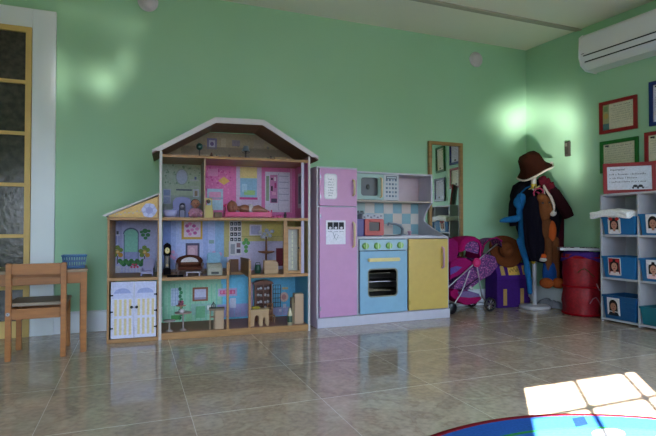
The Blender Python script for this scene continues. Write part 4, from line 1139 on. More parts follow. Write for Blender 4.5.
def doll_body(parts, name, par, vox=.002, col='c9929f', mat='cloth'):
    b = MB()
    for p in parts:
        if len(p) == 2: b.ball(p[0], p[1], col, 14, 10)
        else: b.cyl(p[0], p[1], p[2], col, p[3], 12); b.ball(p[1], p[3], col, 12, 8); b.ball(p[0], p[2], col, 12, 8)
    return b.build(name, mat, par, remesh=vox)
def doll_face(par, c, r, out=(0, -1, 0)):
    o = Vector(out).normalized(); s = o.cross(Vector((0, 0, 1))).normalized() if abs(o.z) < .9 else Vector((1, 0, 0)); up = s.cross(o)
    b = MB()
    for k in (-1, 1):
        p = Vector(c)+(o*.93+s*.36*k+up*.08).normalized()*r*.98; b.ball(tuple(p), r*.11, '2a1c1c', 8, 6)
    p = Vector(c)+(o*.93-up*.38).normalized()*r*.97; b.ball(tuple(p), (r*.2, r*.12, r*.08), 'a8434c', 8, 6)
    b.build('eyes_and_mouth', 'plastic', par)
# sitting baby doll
d = dt('baby_doll', 'baby doll in a pale pink suit sitting in the dollhouse bathroom', 'doll', .478, .12, Z3)
doll_body([((0, 0, .03), (.028, .024, .032)), ((-.016, -.01, .02), (-.034, -.04, .012), .013, .010), ((.016, -.01, .02), (.034, -.04, .012), .013, .010), ((-.022, 0, .05), (-.038, -.018, .03), .010, .008), ((.022, 0, .05), (.038, -.018, .03), .010, .008)], 'suit', d, .0022, 'd9a2c0')
hd = doll_body([((0, 0, .088), (.026, .025, .027)), ((0, 0, .06), (0, 0, .07), .010, .010), ((-.026, 0, .086), .006), ((.026, 0, .086), .006), ((0, -.025, .084), .005)], 'head', d, .0018, 'd99a82', 'plastic')
doll_face(hd, (0, 0, .088), .026)
doll_body([((0, .008, .096), (.0265, .024, .022))], 'hair', hd, .002, '7d4a35')
for k in (-1, 1): MB().ball((k*.040, -.02, .027), .0075, 'd99a82', 10, 8).build('hand', 'plastic', d)
# yellow chair
c = dt('toy_chair', 'tall yellow toy chair beside the bathroom partition of the dollhouse', 'toy furniture', .555, .04, Z3, 0, 'toy chairs')
YC = 'cfc069'
MB().box(-.024, .024, -.0, .045, .045, .054, YC).build('seat', 'paint', c)
MB().box(-.024, .024, .040, .046, .054, .078, YC).ball((0, .043, .105), (.013, .004, .016), '4d4230').box(-.022, -.016, .040, .046, .05, .12, YC).box(.016, .022, .04, .046, .05, .12, YC).box(-.022, .022, .040, .046, .112, .122, YC).build('backrest', 'paint', c)
MB().box(-.024, .024, -.0, .003, .0, .045, YC).build('skirt', 'paint', c)
for x, y in ((-.022, .04), (.018, .04)): MB().box(x, x+.005, y, y+.005, 0, .046, YC).build('leg', 'paint', c)
# bedside box
o = MB().box(-.024, .024, 0, .04, 0, .034, '7f5e3c', b=.003).rect((-.02, .004), (.02, .015), -.0004, '6b4d31').rect((-.02, .018), (.02, .03), -.0004, '6b4d31').build('toy_chest_of_drawers', 'woodh')
place(o, dp(.613, .06, Z3+.0005), DA); tag(o, 'low brown toy chest between the yellow chair and the pink cot', 'toy furniture')
# pink cot with lying doll
c = dt('toy_cot', 'bright pink toy cot on the top floor of the dollhouse', 'toy furniture', .655, .03, Z3)
PKH = 'd3286e'; CL = .29
MB().box(0, CL, 0, .006, .006, .036, PKH, b=.002).build('side_rail', 'plastic', c)
MB().box(0, CL, .09, .096, .006, .036, PKH, b=.002).build('side_rail', 'plastic', c)
b = MB()
for y in (0.0, .09): b.cyl((.002, y+.003, 0), (.002, y+.003, .075), .005, PKH, n=10).ball((.002, y+.003, .08), .007, PKH, 10, 8)
b.box(-.001, .005, .004, .092, .03, .068, 'c9478a'); b.build('headboard', 'plastic', c)
b = MB()
for y in (0.0, .09): b.cyl((CL, y+.003, 0), (CL, y+.003, .04), .005, PKH, n=10).ball((CL, y+.003, .044), .007, PKH, 10, 8)
b.box(CL-.003, CL+.003, .004, .092, .012, .036, PKH); b.build('footboard', 'plastic', c)
MB().box(.006, CL-.004, .008, .088, .010, .024, 'd89ac4', b=.004).build('mattress', 'cloth', c)
d = dt('baby_doll', 'bare brown baby doll lying on its back in the pink cot', 'doll', .655, .072, Z3+.0245, sc=(1.08, 1.2, 1.45))
BR = '9a6450'
doll_body([((.115, 0, .022), (.036, .022, .02)), ((.08, 0, .024), (.065, 0, .026), .011, .011), ((.15, -.012, .018), (.20, -.016, .020), .014, .012), ((.20, -.016, .020), (.245, -.012, .012), .012, .008), ((.15, .012, .018), (.20, .016, .03), .014, .012), ((.20, .016, .03), (.245, .012, .014), .012, .008), ((.095, -.02, .024), (.13, -.03, .02), .010, .008), ((.095, .02, .024), (.13, .03, .02), .010, .008)], 'body', d, .0024, BR, 'plastic')
hd = doll_body([((.042, 0, .030), (.032, .028, .028)), ((.04, 0, .058), .004), ((.044, -.027, .03), .007), ((.044, .027, .03), .007)], 'head', d, .002, BR, 'plastic')
b = MB()
for k in (-1, 1): b.ball((.036, k*.011, .056), .0028, '1d1416', 8, 6)
b.ball((.055, 0, .054), (.002, .006, .003), '8a3a40', 8, 6); b.build('eyes_and_mouth', 'plastic', hd)
b = MB(); b.T = Matrix.Translation((.15, 0, .019)) @ Matrix.Rotation(R(90), 4, 'Y'); b.lathe([(.024, -.012), (.026, 0), (.024, .012)], 'd6cfd4', n=20); b.build('diaper', 'cloth', d)
# pink shoes and small black figure
for k, (u, lab) in enumerate(((.945, 'left one of two tiny pink doll shoes at the foot of the pink cot'), )):
    pass
for k, (u, v, lab) in enumerate(((.972, .035, 'tiny pink doll shoe lying by the foot of the pink cot'), (.995, .02, 'tiny pink doll shoe lying a little further from the pink cot'))):
    b = MB().box(-.016, .014, -.007, .007, 0, .005, 'c92a6c', b=.002).ball((-.008, 0, .008), (.010, .007, .007), 'd8408a', 12, 8).cyl((.009, 0, .004), (.011, 0, .016), .007, 'd8408a', .007, 12)
    o = b.build('doll_shoe', 'plastic'); place(o, dp(u, v, Z3+.0005), DA+20*k); tag(o, lab, 'doll shoe', 'doll shoes')
o = MB().lathe([(.001, 0), (.011, 0), (.008, .012), (.011, .022), (.005, .03), (.008, .036), (.001, .042)], '17171d', n=14).build('toy_vase', 'plastic'); place(o, dp(1.055, .12, Z3+.0005)); tag(o, 'small black toy standing beneath the white wardrobe print', 'toy')

# terrace chair
c = dt('toy_chair', 'lavender toy armchair at the right of the dollhouse terrace', 'toy furniture', .195, .05, .375, -8, 'toy chairs')
LV = 'a6a2d2'
MB().box(-.035, .035, 0, .05, .014, .028, LV, b=.003).build('seat', 'paint', c)
b = MB(); b.T = Matrix.Translation((0, .05, .028)) @ Matrix.Rotation(R(-16), 4, 'X'); b.box(-.033, .033, -.004, .006, 0, .075, LV, b=.003); b.build('backrest', 'paint', c)
for x in (-.036, .03): MB().box(x, x+.006, 0, .05, 0, .046, LV, b=.002).build('armrest', 'paint', c)
# grandfather clock
c = dt('toy_clock', 'black toy grandfather clock with a yellow dial in the dollhouse living room', 'toy clock', .310, .16, Z2, sc=(.85, 1, 1))
b = MB().box(-.026, .026, 0, .03, 0, .035, '171317', b=.002).box(-.021, .021, .002, .028, .035, .125, '171317').box(-.027, .027, 0, .03, .125, .178, '171317', b=.002)
b.prism([(-.03, .178), (.03, .178), (.018, .192), (0, .2), (-.018, .192)], 0, .03, '171317'); b.build('case', 'cloth', c)
b = MB().disc(0, .152, .017, .019, -.001, 'd8c67a').disc(0, .152, .013, .015, -.0014, 'e6dba6').rect((-.001, .152), (.001, .165), -.002, '1d1a18').rect((0, .151), (.009, .153), -.002, '1d1a18'); b.build('dial', 'print', c)
b = MB().box(-.013, .013, .0005, .002, .045, .118, '2d2526').cyl((0, -.001, .06), (0, .0005, .06), .008, 'b89c54', n=14).cyl((0, -.001, .066), (0, -.001, .11), .0014, 'b89c54', n=6); b.build('pendulum_window', 'plastic', c)
# curved brown settee with white cushion
c = dt('toy_sofa', 'dark brown toy settee with a curved back and white cushion before the fireplace print', 'toy furniture', .445, .12, Z2, sc=(1.15, 1.1, 1.15))
BW = '4b2a20'
pts = [(-.068, .045), (.068, .045), (.072, .075)] + [(.07*math.cos(R(a)), .075+.032*math.sin(R(a))) for a in range(10, 171, 16)] + [(-.072, .075)]
MB().prism(pts, .03, .042, BW).build('backrest', 'cloth', c, bevel=.002)
b = MB().disc(0, .068, .046, .026, .028, 'd6d2d8', 24, 0, 180); b.box(-.046, .046, .026, .030, .055, .068, '6a4638'); b.build('back_cushion', 'cloth', c)
MB().box(-.066, .066, -.025, .035, .028, .046, '5c3528', b=.004).build('seat', 'cloth', c)
for x in (-.073, .061): MB().box(x, x+.012, -.025, .035, .024, .066, BW, b=.004).build('armrest', 'paint', c)
for x, y in ((-.066, -.022), (.058, -.022), (-.066, .026), (.058, .026)): MB().box(x, x+.008, y, y+.008, 0, .028, BW).build('leg', 'paint', c)
# white low table
c = dt('toy_table', 'low white toy coffee table in front of the brown settee', 'toy furniture', .462, .045, Z2)
MB().box(-.045, .045, -.02, .02, .020, .026, 'c3c1cc', b=.002).build('tabletop', 'paint', c)
for x, y in ((-.04, -.016), (.034, -.016), (-.04, .01), (.034, .01)): MB().box(x, x+.006, y, y+.006, 0, .02, 'b5b3c0').build('leg', 'paint', c)
o = MB().box(-.065, .03, -.03, .09, 0, .003, '17121a').build('toy_rug', 'cloth'); place(o, dp(.35, .03, Z2+.0005), DA); tag(o, 'small black toy rug beneath the grandfather clock', 'rug')
o.location = dp(.375, .02, Z2+.0005)
# blue armchair
c = dt('toy_armchair', 'pale blue toy armchair with a beige front, right end of the dollhouse living room', 'toy furniture', .592, .03, Z2, sc=(1.15, 1.1, 1.45))
b = MB(); b.T = Matrix.Translation((0, .075, .045)) @ Matrix.Rotation(R(-14), 4, 'X'); b.box(-.036, .036, 0, .014, 0, .052, '8fb9d4', b=.005); b.build('backrest', 'cloth', c)
MB().prism([(-.0, .0), (.08, 0), (.08, .05), (.03, .048), (.0, .030)], -.04, .04, 'b3b4a8', axis='x').build('body', 'cloth', c, bevel=.003)
MB().box(-.02, .02, -.0015, .001, .006, .016, '2c2a2e').build('slot', 'plastic', c)
o = MB().box(-.014, .014, -.01, .01, 0, .016, '15141a', b=.003).ball((.004, 0, .019), .006, '15141a', 10, 8).build('toy_telephone', 'plastic'); place(o, dp(.615, .17, Z2+.0005), DA); tag(o, 'small black toy telephone behind the pale blue toy chair', 'toy')
o.location = dp(.625, .135, Z2+.0005)
# flower tree lamp
c = dt('toy_floor_lamp', 'toy lamp with white flower shades above a round tray in the dollhouse hall', 'toy lamp', .93, .13, Z2, sc=(1.25, 1.25, 1.18))
MB().lathe([(.001, 0), (.02, 0), (.02, .004), (.005, .01), (.004, .11), (.006, .112), (.004, .2)], '7d5138', n=14).build('pole', 'paint', c)
MB().lathe([(.004, .105), (.04, .112), (.045, .118), (.04, .12), (.004, .115)], '8f5c42', n=24).build('tray', 'paint', c)
for k, (x, z) in enumerate(((-.022, .2), (.022, .205), (0, .235), (-.03, .225), (.03, .23), (0, .195), (-.012, .215), (.014, .222))):
    MB().ball((x, -.01+.02*(k % 2), z), (.011, .010, .010), 'd6d8e2' if k % 2 else 'c3c9da', 10, 8).build('flower_shade', 'plastic', c)
c = dt('toy_armchair', 'plain tan wooden toy armchair on the upper hall floor by the lift', 'toy furniture', .945, .03, Z2, sc=(1.25, 1.1, 1.3))
b = MB().prism([(-.036, 0), (.036, 0), (.036, .05), (.03, .058), (.012, .058), (.008, .064), (-.034, .064), (-.036, .05)], 0, .01, 'b79872'); b.build('front_panel', 'wood', c, bevel=.001)
MB().box(-.034, .034, .01, .05, .0, .03, 'a88760').build('seat', 'woodh', c)
MB().box(-.034, .034, .05, .056, .0, .064, 'a88760').build('backrest', 'wood', c)
o = MB().lathe([(.001, 0), (.018, 0), (.021, .03), (.018, .052), (.012, .056)], '2c5a4a', n=18); o.tube([(-.017, 0, .05), (-.012, 0, .07), (.012, 0, .07), (.017, 0, .05)], .0025, '1f3f38', 6)
o = o.build('toy_basket', 'plastic'); place(o, dp(.868, .09, Z2+.0005)); tag(o, 'small dark green toy basket left of the tan toy armchair', 'basket')

# ground floor: pedestal tables
def pedestal(u, v, r, h, col, lab):
    c = dt('toy_pedestal_table', lab, 'toy furniture', u, v, Z1, 0, 'toy pedestal tables')
    MB().lathe([(.001, 0), (.020, 0), (.020, .006), (.005, .012), (.004, h-.006)], 'a79c98', n=18).build('pedestal', 'paint', c)
    MB().lathe([(.001, h-.006), (r, h-.006), (r, h), (.001, h)], col, n=28).build('tabletop', 'paint', c)
    return c
pedestal(.405, .055, .050, .110, 'b39a90', 'round pedestal toy table holding a teapot in the dollhouse playroom')
pedestal(.325, .045, .036, .068, 'b5a7a8', 'small round toy stool table left of the pedestal table in the dollhouse playroom')
c = dt('toy_cake_stand', 'toy cake stand with a red flowered cake on the round pedestal table', 'toy food', .392, .075, Z1+.110)
MB().lathe([(.001, 0), (.012, 0), (.004, .006), (.003, .032), (.030, .036), (.030, .04), (.001, .04)], 'b98a6e', n=22).build('stand', 'plastic', c)
b = MB().lathe([(.001, .04), (.017, .04), (.016, .056), (.001, .058)], '8a4a5c', n=18)
b.build('cake', 'plastic', c)
b = MB()
for k in range(7): b.ball((.011*math.cos(k*.9), .011*math.sin(k*.9), .06+.003*(k % 2)), .006, ('b0406a', 'c98ab0', '6a2c4a')[k % 3], 8, 6)
b.build('flowers', 'plastic', c)
c = dt('toy_teapot', 'tiny white toy teapot on the round pedestal table', 'toy food', .395, .03, Z1+.1105)
MB().lathe([(.001, 0), (.010, 0), (.015, .008), (.013, .018), (.006, .022), (.001, .024)], 'd3d3da', n=18).build('body', 'plastic', c)
MB().tube([(.013, 0, .008), (.02, 0, .014), (.023, 0, .02)], .0022, 'd3d3da', 6).build('spout', 'plastic', c)
MB().tube([(-.012, 0, .016), (-.02, 0, .014), (-.013, 0, .006)], .0018, 'd3d3da', 6).build('handle', 'plastic', c)
# tan kitchen cabinets
c = dt('toy_cabinet', 'tan wooden toy counter with a dark printed side, left of the dollhouse stair post', 'toy furniture', .612, .02, Z1, -4)
MB().box(-.02, .034, 0, .06, 0, .115, 'c4a888', b=.002).build('body', 'paint', c)
b = MB()
for x in (-.052, -.028): b.box(x, x+.006, .01, .05, 0, .115, 'ab8e6c')
b.box(-.052, -.02, .01, .05, .07, .075, 'ab8e6c'); b.build('side_frame', 'paint', c)
MB().box(-.056, .038, -.004, .066, .115, .127, '7a6a55', b=.002).build('worktop', 'paint', c)
MB().box(-.054, .0, -.0055, -.0045, .128, .145, 'x'.replace('x', '6b6250')).build('tray', 'paint', c) if False else None
c = dt('toy_birdcage', 'tiny black toy bird cage on a shelf in the dollhouse playroom', 'toy', .585, .05, Z1+.128)
MB().cyl((0, 0, 0), (0, 0, .004), .018, '17171c', n=16).build('base', 'plastic', c)
b = MB()
for k in range(8):
    a = R(45*k); b.tube([(.012*math.cos(a), .012*math.sin(a), .004), (.012*math.cos(a), .012*math.sin(a), .02), (0, 0, .032)], .0013, '17171c', 5)
b.ball((0, 0, .034), .004, '17171c', 8, 6); b.build('bars', 'plastic', c)
# hutch
c = dt('toy_hutch', 'dark brown toy hutch with white dishes on its shelves and an open lattice door', 'toy furniture', .925, .19, Z1, sc=(1.12, 1, 1.12))
HB = '7b4a30'
MB().box(-.052, -.044, 0, .05, 0, .22, HB).box(.044, .052, 0, .05, 0, .22, HB).box(-.044, .044, .045, .05, 0, .22, '5a3524').box(-.044, .044, 0, .045, 0, .07, HB).build('body', 'wood', c)
MB().prism([(-.06, .22), (.06, .22), (.054, .232), (.03, .24), (0, .244), (-.03, .24), (-.054, .232)], -.004, .05, HB).build('crown', 'wood', c)
for z in (.105, .145, .185): MB().box(-.044, .044, .004, .045, z-.002, z, HB).build('shelf', 'wood', c)
MB().box(-.002, .002, -.002, .004, .07, .22, HB).build('mullion', 'wood', c)
b = MB()
for a in ((0, .003), (.045, .048), (.015, .017), (.03, .032)): b.box(.055+a[0], .055+a[1], -.006, -.003, .08, .215, '3f2a22')
for z in (.08, .107, .134, .161, .188, .212): b.box(.055, .103, -.006, -.003, z, z+.003, '3f2a22')
b.build('lattice_door', 'paint', c)
for k, z in enumerate((.0715, .106, .146, .186)):
    for j, x in enumerate((-.03, -.014, .012, .03)):
        if k == 0 and j % 2: continue
        e = MB()
        if (j+k) % 2: e.lathe([(.001, 0), (.006, 0), (.008, .012), (.007, .013), (.001, .004)], 'cfd0d6', n=12)
        else: e.at((0, .004, .010), (R(80), 0, 0)).lathe([(.001, 0), (.009, .001), (.0095, .002), (.001, .002)], 'd3d3d8', n=14)
        e = e.build('toy_dish', 'plastic'); place(e, dp(.925+x*1.12, .19+.018, Z1+z*1.12), DA)
        nm = ('bottom', 'second', 'third', 'top')[k]; side = ('far left', 'left of the middle', 'right of the middle', 'far right')[j]
        tag(e, f'tiny white toy {"cup" if (j+k) % 2 else "plate"} on the {nm} hutch shelf, {side}', 'toy dish', 'dishes in the toy hutch')
# arched table, chair, fridge
c = dt('toy_table', 'tan toy counter with arched cut outs and a yellow cushion in front of the hutch', 'toy furniture', .872, .035, Z1, sc=(1.15, 1, 1.15))
def archpts(x0, x1, z1): return [(x0, 0)] + [(x0, z1*.6)] + [((x0+x1)/2-(x1-x0)/2*math.cos(R(a)), z1*.6+z1*.4*math.sin(R(a))) for a in (45, 90, 135)] + [(x1, z1*.6), (x1, 0)]
pts = [(-.052, 0), (-.040, 0)] + archpts(-.028, -.004, .055)[0:0]
AR = [(-.05, 0)] + archpts(-.030, -.002, .062) + archpts(.018, .036, .05) + [(.05, 0), (.05, .085), (-.05, .085)]
MB().prism(AR, 0, .006, 'c2a47c').build('front_panel', 'paint', c)
MB().prism(AR, .05, .056, 'b3956e').build('back_panel', 'paint', c)
MB().box(-.054, .054, -.003, .06, .085, .092, 'c9ae80', b=.002).build('tabletop', 'woodh', c)
o = MB().box(-.035, .02, 0, .04, 0, .014, 'b9a948', b=.006).build('toy_cushion', 'cloth'); place(o, dp(.858, .045, Z1+.1075), DA); tag(o, 'flat yellow toy cushion on the arched toy counter', 'cushion')
c = dt('toy_chair', 'brown wooden toy chair between the arched counter and the hutch', 'toy furniture', .965, .105, Z1, 10, 'toy chairs')
MB().box(-.02, .02, 0, .04, .045, .052, 'a2744c').build('seat', 'wood', c)
b = MB().box(-.02, -.015, .036, .04, 0, .125, 'a2744c').box(.015, .02, .036, .04, 0, .125, 'a2744c')
for z in (.118, .095, .072): b.box(-.015, .015, .037, .039, z, z+.006, 'a2744c')
b.build('backrest', 'wood', c)
for x in (-.02, .015): MB().box(x, x+.005, 0, .005, 0, .045, 'a2744c').build('leg', 'wood', c)
c = dt('toy_refrigerator', 'tall tan toy refrigerator with a green and cream item against its side', 'toy furniture', 1.125, .03, Z1)
MB().box(-.026, .034, 0, .06, 0, .195, 'c7a98a', b=.002).build('body', 'paint', c)
MB().box(-.046, -.026, .004, .05, 0, .17, '8a7a58', b=.002).build('side_frame', 'paint', c)
MB().tube([(-.028, -.003, .14), (-.030, -.01, .15), (-.030, -.01, .17), (-.028, -.003, .18)], .0025, '6b5340', 6).build('handle', 'paint', c)
c = dt('toy_oven_glove', 'cream and dark green toy bottle standing left of the tan toy refrigerator', 'toy', 1.062, .012, Z1)
c.name = 'toy_bottle'
MB().lathe([(.001, 0), (.015, 0), (.016, .07), (.008, .095), (.006, .11), (.001, .11)], 'd8d2ac', n=16).build('body', 'plastic', c)
MB().lathe([(.0162, .02), (.0168, .03), (.0168, .055), (.0162, .06)], '33513a', n=16).build('sticker', 'plastic', c)
# ---------------------------------------------------------------- doll stroller
def pattern_mat():
    m, nt, b, out = new_mat('patterned_pink_fabric')
    N = nt.nodes.new; L = nt.links.new
    tc = N('ShaderNodeTexCoord'); v = N('ShaderNodeTexVoronoi'); v.inputs['Scale'].default_value = 75
    L(tc.outputs['Object'], v.inputs['Vector'])
    r = N('ShaderNodeValToRGB'); e = r.color_ramp.elements; r.color_ramp.interpolation = 'CONSTANT'
    e[0].position = 0; e[0].color = lin('a98aa8'); e[1].position = .36; e[1].color = lin('6a2f6f')
    k = e.new(.22); k.color = lin('93296c'); k = e.new(.6); k.color = lin('43245a')
    L(v.outputs['Distance'], r.inputs[0]); L(r.outputs[0], b.inputs['Base Color']); b.inputs['Roughness'].default_value = .8
    return m
MPAT = pattern_mat()
SYA, SYB = 3.22, 3.42
t = thing('doll_stroller', 'magenta and purple patterned doll stroller with silver frame beside the yellow cupboard', 'doll stroller', (2.5, SYA, 0), 0)
def L2(pts, y=0): return [(x-2.5, y, z) for x, z in pts]
def sheet(pts, y0, y1, bulge=.0, n=8):
    b = MB(); m = len(pts)
    vs = []
    for j in range(n+1):
        f = j/n; y = y0+(y1-y0)*f; s = math.sin(math.pi*f)
        cx = sum(p[0] for p in pts)/m; cz = sum(p[1] for p in pts)/m
        for x, z in pts: vs.append((x-2.5+(x-cx)*bulge*s, y, z+(z-cz)*bulge*s))
    fs = [(j*m+i, j*m+i+1, (j+1)*m+i+1, (j+1)*m+i) for j in range(n) for i in range(m-1)]
    return b, vs, fs
MAG = 'b01a6c'
SD_ = SYB-SYA
hood = [(2.363,0.474),(2.368,0.521),(2.392,0.564),(2.439,0.587),(2.497,0.591),(2.545,0.567),(2.569,0.518),(2.564,0.471),(2.554,0.423)]
b, vs, fs = sheet(hood, .0, SD_, .10); b.add(vs, fs, MAG, True); b.build('hood', 'cloth', t, solid=.004)
band_o = hood; c_ = (sum(p[0] for p in hood)/9, sum(p[1] for p in hood)/9)
inn_ = [(c_[0]+(x-c_[0])*.70, c_[1]+(z-c_[1])*.62-.006) for x, z in hood]
b = MB()
n = len(hood)
b.add([(x-2.5, -.001, z) for x, z in hood]+[(x-2.5, -.008, z) for x, z in inn_], [(i, i+1, n+i+1, n+i) for i in range(n-1)], MAG, True); b.build('hood_side', 'cloth', t, solid=.003)
b = MB().add([(x-2.5, .002, z) for x, z in inn_], [tuple(range(n))], 'ffffff'); b.build('hood_lining', MPAT, t, solid=.002)
sh2 = [(2.611,0.451),(2.631,0.515),(2.682,0.560),(2.742,0.576),(2.803,0.563),(2.813,0.513)]
b, vs, fs = sheet(sh2, .06, SD_, .08); b.add(vs, fs, 'ffffff', True); b.build('rear_hood', MPAT, t, solid=.003)
b = MB().tube(L2([(2.611,0.459),(2.636,0.532),(2.692,0.572),(2.752,0.584),(2.813,0.554)], .055), .006, MAG, 10); b.tube(L2([(2.651,0.434),(2.691,0.498),(2.752,0.534),(2.803,0.505)], .05), .006, '1b151c', 8); b.build('rear_hood_piping', 'cloth', t)
# seats: patterned padded slings
def pad(name, pts, y0, y1, mat, col='ffffff', bev=.006):
    return MB().prism([(x-2.5, z) for x, z in pts], y0, y1, col).build(name, mat, t, bevel=bev)
pad('seat_sling', [(2.310,0.190),(2.357,0.266),(2.432,0.318),(2.528,0.393),(2.616,0.463),(2.714,0.429),(2.744,0.356),(2.673,0.286),(2.585,0.249),(2.488,0.190),(2.394,0.148)], .02, SD_-.01, MPAT)
pad('seat_side', [(2.274,0.400),(2.339,0.429),(2.414,0.428),(2.490,0.394),(2.451,0.348),(2.357,0.297),(2.265,0.262)], .0, SD_-.02, 'cloth', '9a1a66')
pad('seat_side', [(2.265,0.354),(2.320,0.368),(2.376,0.358),(2.320,0.321),(2.265,0.300)], -.006, .0, 'cloth', '6a55a5', .002)
pad('front_hood', [(2.252,0.399),(2.253,0.569),(2.299,0.584),(2.345,0.553),(2.354,0.475),(2.326,0.397)], .01, SD_, 'cloth', '8c1a60')
pad('basket', [(2.282,0.169),(2.338,0.197),(2.431,0.177),(2.555,0.132),(2.584,0.099),(2.526,0.063),(2.431,0.056),(2.337,0.096),(2.282,0.138)], .02, SD_-.02, 'cloth', 'a5175f')
pad('basket_panel', [(2.347,0.165),(2.450,0.168),(2.546,0.140),(2.555,0.116),(2.450,0.114),(2.365,0.126)], .010, .02, 'cloth', '7f6ba0', .002)
SIL = 'b9b6c0'
for k, y in enumerate((-.012, SD_+.004)):
    b = MB()
    b.tube(L2([(2.230,0.203),(2.312,0.261),(2.406,0.327),(2.501,0.395),(2.598,0.464),(2.707,0.534)], y), .0055, SIL, 10)
    b.tube(L2([(2.501,0.395),(2.520,0.300),(2.538,0.205),(2.557,0.117),(2.605,0.067)], y), .0055, SIL, 10)
    b.tube(L2([(2.368,0.181),(2.443,0.225),(2.519,0.268)], y), .004, '33283a', 8)
    b.build('frame_tube', 'metal', t)
    (hx, hz), = ((2.501,0.391),)
    yy = y-.006 if k == 0 else y+.006
    MB().cyl((hx-2.5, yy-.006, hz), (hx-2.5, yy+.006, hz), .036, 'd8186e', n=20).cyl((hx-2.5, yy-.010, hz), (hx-2.5, yy-.006, hz), .018, 'ea3b88', n=16).build('hinge_hub', 'plastic', t)
    (wx, wz) = (2.628, .056)
    wh = MB(); wx -= 2.5; r_ = .054
    wh.at((wx, yy, wz), (R(90), 0, 0)).lathe([(r_-.016, -.010), (r_-.004, -.012), (r_, -.007), (r_, .007), (r_-.004, .012), (r_-.016, .010), (r_-.016, -.010)], '15131a', n=32)
    w_ = wh.build('wheel', 'plastic', t)
    sp = MB()
    for q in range(5):
        a = R(72*q+18); ca, sa = math.cos(a), math.sin(a)
        for dlt in (-.25, .25):
            sp.tube([(wx+.008*ca, yy-.008, wz+.008*sa), (wx+(r_-.016)*math.cos(a+dlt), yy-.006, wz+(r_-.016)*math.sin(a+dlt))], .003, 'c9c9d0', 6)
    sp.cyl((wx, yy-.012, wz), (wx, yy+.008, wz), .011, 'c9c9d0', n=14)
    sp.build('spokes', 'metal', w_)
b = MB()
for fx in (2.27,):
    for y in (-.012, SD_+.004):
        b = MB(); b.at((fx-2.5, y, .046), (R(90), 0, 0)).lathe([(.001, -.010), (.04, -.010), (.045, -.005), (.045, .005), (.04, .010), (.001, .010)], '15131a', n=28); b.at(); b.build('front_wheel', 'plastic', t)
for y in (-.012, SD_+.004): MB().tube([(2.27-2.5, y, .05), (2.36-2.5, y, .16), (2.44-2.5, y, .33)], .005, SIL, 8).build('front_tube', 'metal', t)
MB().tube([(2.27-2.5, -.012, .05), (2.27-2.5, SD_+.004, .05)], .004, SIL, 8).build('axle', 'metal', t)
MB().tube([(.128, -.012, .056), (.128, SD_+.004, .056)], .004, SIL, 8).build('axle', 'metal', t)
(x, z), = ((2.449,0.194),)
MB().box(-.02, .02, -.006, .006, -.008, .008, 'd6d3dc', b=.003).build('clip', 'plastic', t)
cl = bpy.data.objects[-1] if False else [c for c in t.children if c.name.startswith('clip')][0]; cl.location = (x-2.5, -.02, z); cl.rotation_euler = (0, R(38), 0)

# ---------------------------------------------------------------- purple chest with brown felt hat
CX, CY, CAN = 2.782, 3.30, -3
t = thing('toy_chest', 'purple fabric toy chest with tan straps and a small printed label', 'toy chest', (CX, CY, 0), CAN)
cwid, cd = .325, .17
MB().box(.004, cwid-.004, .004, cd, 0, .245, '4a2780').build('body', 'cloth', t, bevel=.006)
lidp = [(-.006, .235), (-.006, .27), (.02, .345), (.05, .362), (cd-.03, .362), (cd, .33), (cd, .235)]
MB().prism(lidp, -.004, cwid+.004, '51298a', axis='x').build('lid', 'cloth', t, bevel=.004)
TP = 'c9a565'
def onlid(u0, u1, f0, f1, col, name, mat='cloth'):
    p0, p1 = Vector((-.007, .27)), Vector((.019, .345)); a = p0.lerp(p1, f0); c = p0.lerp(p1, f1); nrm = Vector((-.95, .33))*.003
    b = MB().add([(u0, a.x, a.y), (u1, a.x, a.y), (u1-.004, c.x, c.y), (u0+.004, c.x, c.y), (u0, a.x+nrm.x, a.y+nrm.y), (u1, a.x+nrm.x, a.y+nrm.y), (u1-.004, c.x+nrm.x, c.y+nrm.y), (u0+.004, c.x+nrm.x, c.y+nrm.y)], [(4, 5, 6, 7), (0, 1, 5, 4), (1, 2, 6, 5), (2, 3, 7, 6), (3, 0, 4, 7)], col)
    return b, a, c, nrm
for u0, u1 in ((.035, .075), (.252, .290)):
    b, *_ = onlid(u0, u1, .0, 1, TP, 's'); b.build('lid_strap', 'cloth', t)
b, a, c, nr = onlid(.108, .220, .0, .95, 'd0a94e', 'l')
for k in range(6):
    x = .122+k*.015; f = (.3, .5, .4, .6, .35, .5)[k]
    p = a.lerp(c, f)+nr*1.2; q_ = a.lerp(c, f+.25)+nr*1.2
    b.add([(x, p.x, p.y), (x+.010, p.x, p.y), (x+.008, q_.x, q_.y), (x+.003, q_.x, q_.y)], [(0, 1, 2, 3)], '4a3520')
b.build('lid_label', 'print', t)
for u0 in (.062, .232): MB().box(u0, u0+.034, .0, .005, .02, .155, TP).build('body_strap', 'cloth', t)
# wide brimmed brown hat leaning on the chest
t = thing('felt_hat', 'wide brimmed brown felt hat lying tilted on top of the purple chest', 'hat', (2.91, 3.355, .462), 0)
t.rotation_euler = (R(64), R(-6), R(-12))
b = MB(); vs = []; n = 48; prof = [(.001, .075), (.03, .078), (.05, .070), (.058, .04), (.062, .0), (.08, -.004), (.11, .0), (.138, .012), (.146, .02)]
for r_, z in prof:
    for k in range(n):
        a = 2*math.pi*k/n; w_ = .012*math.cos(2*a)*(r_/.146)**2
        dz = -.022*max(0, 1-abs(r_-.02)/.04) if r_ < .055 else 0
        vs.append((r_*math.cos(a)*(1.0 if r_ > .07 else .9), r_*math.sin(a)*(1 if r_ > .07 else 1.05), z+w_+dz*math.cos(a)**2))
fs = [(i*n+k, i*n+(k+1) % n, (i+1)*n+(k+1) % n, (i+1)*n+k) for i in range(len(prof)-1) for k in range(n)]
b.add(vs, fs, '7a4526', True); b.build('body', 'cloth', t, solid=.004)
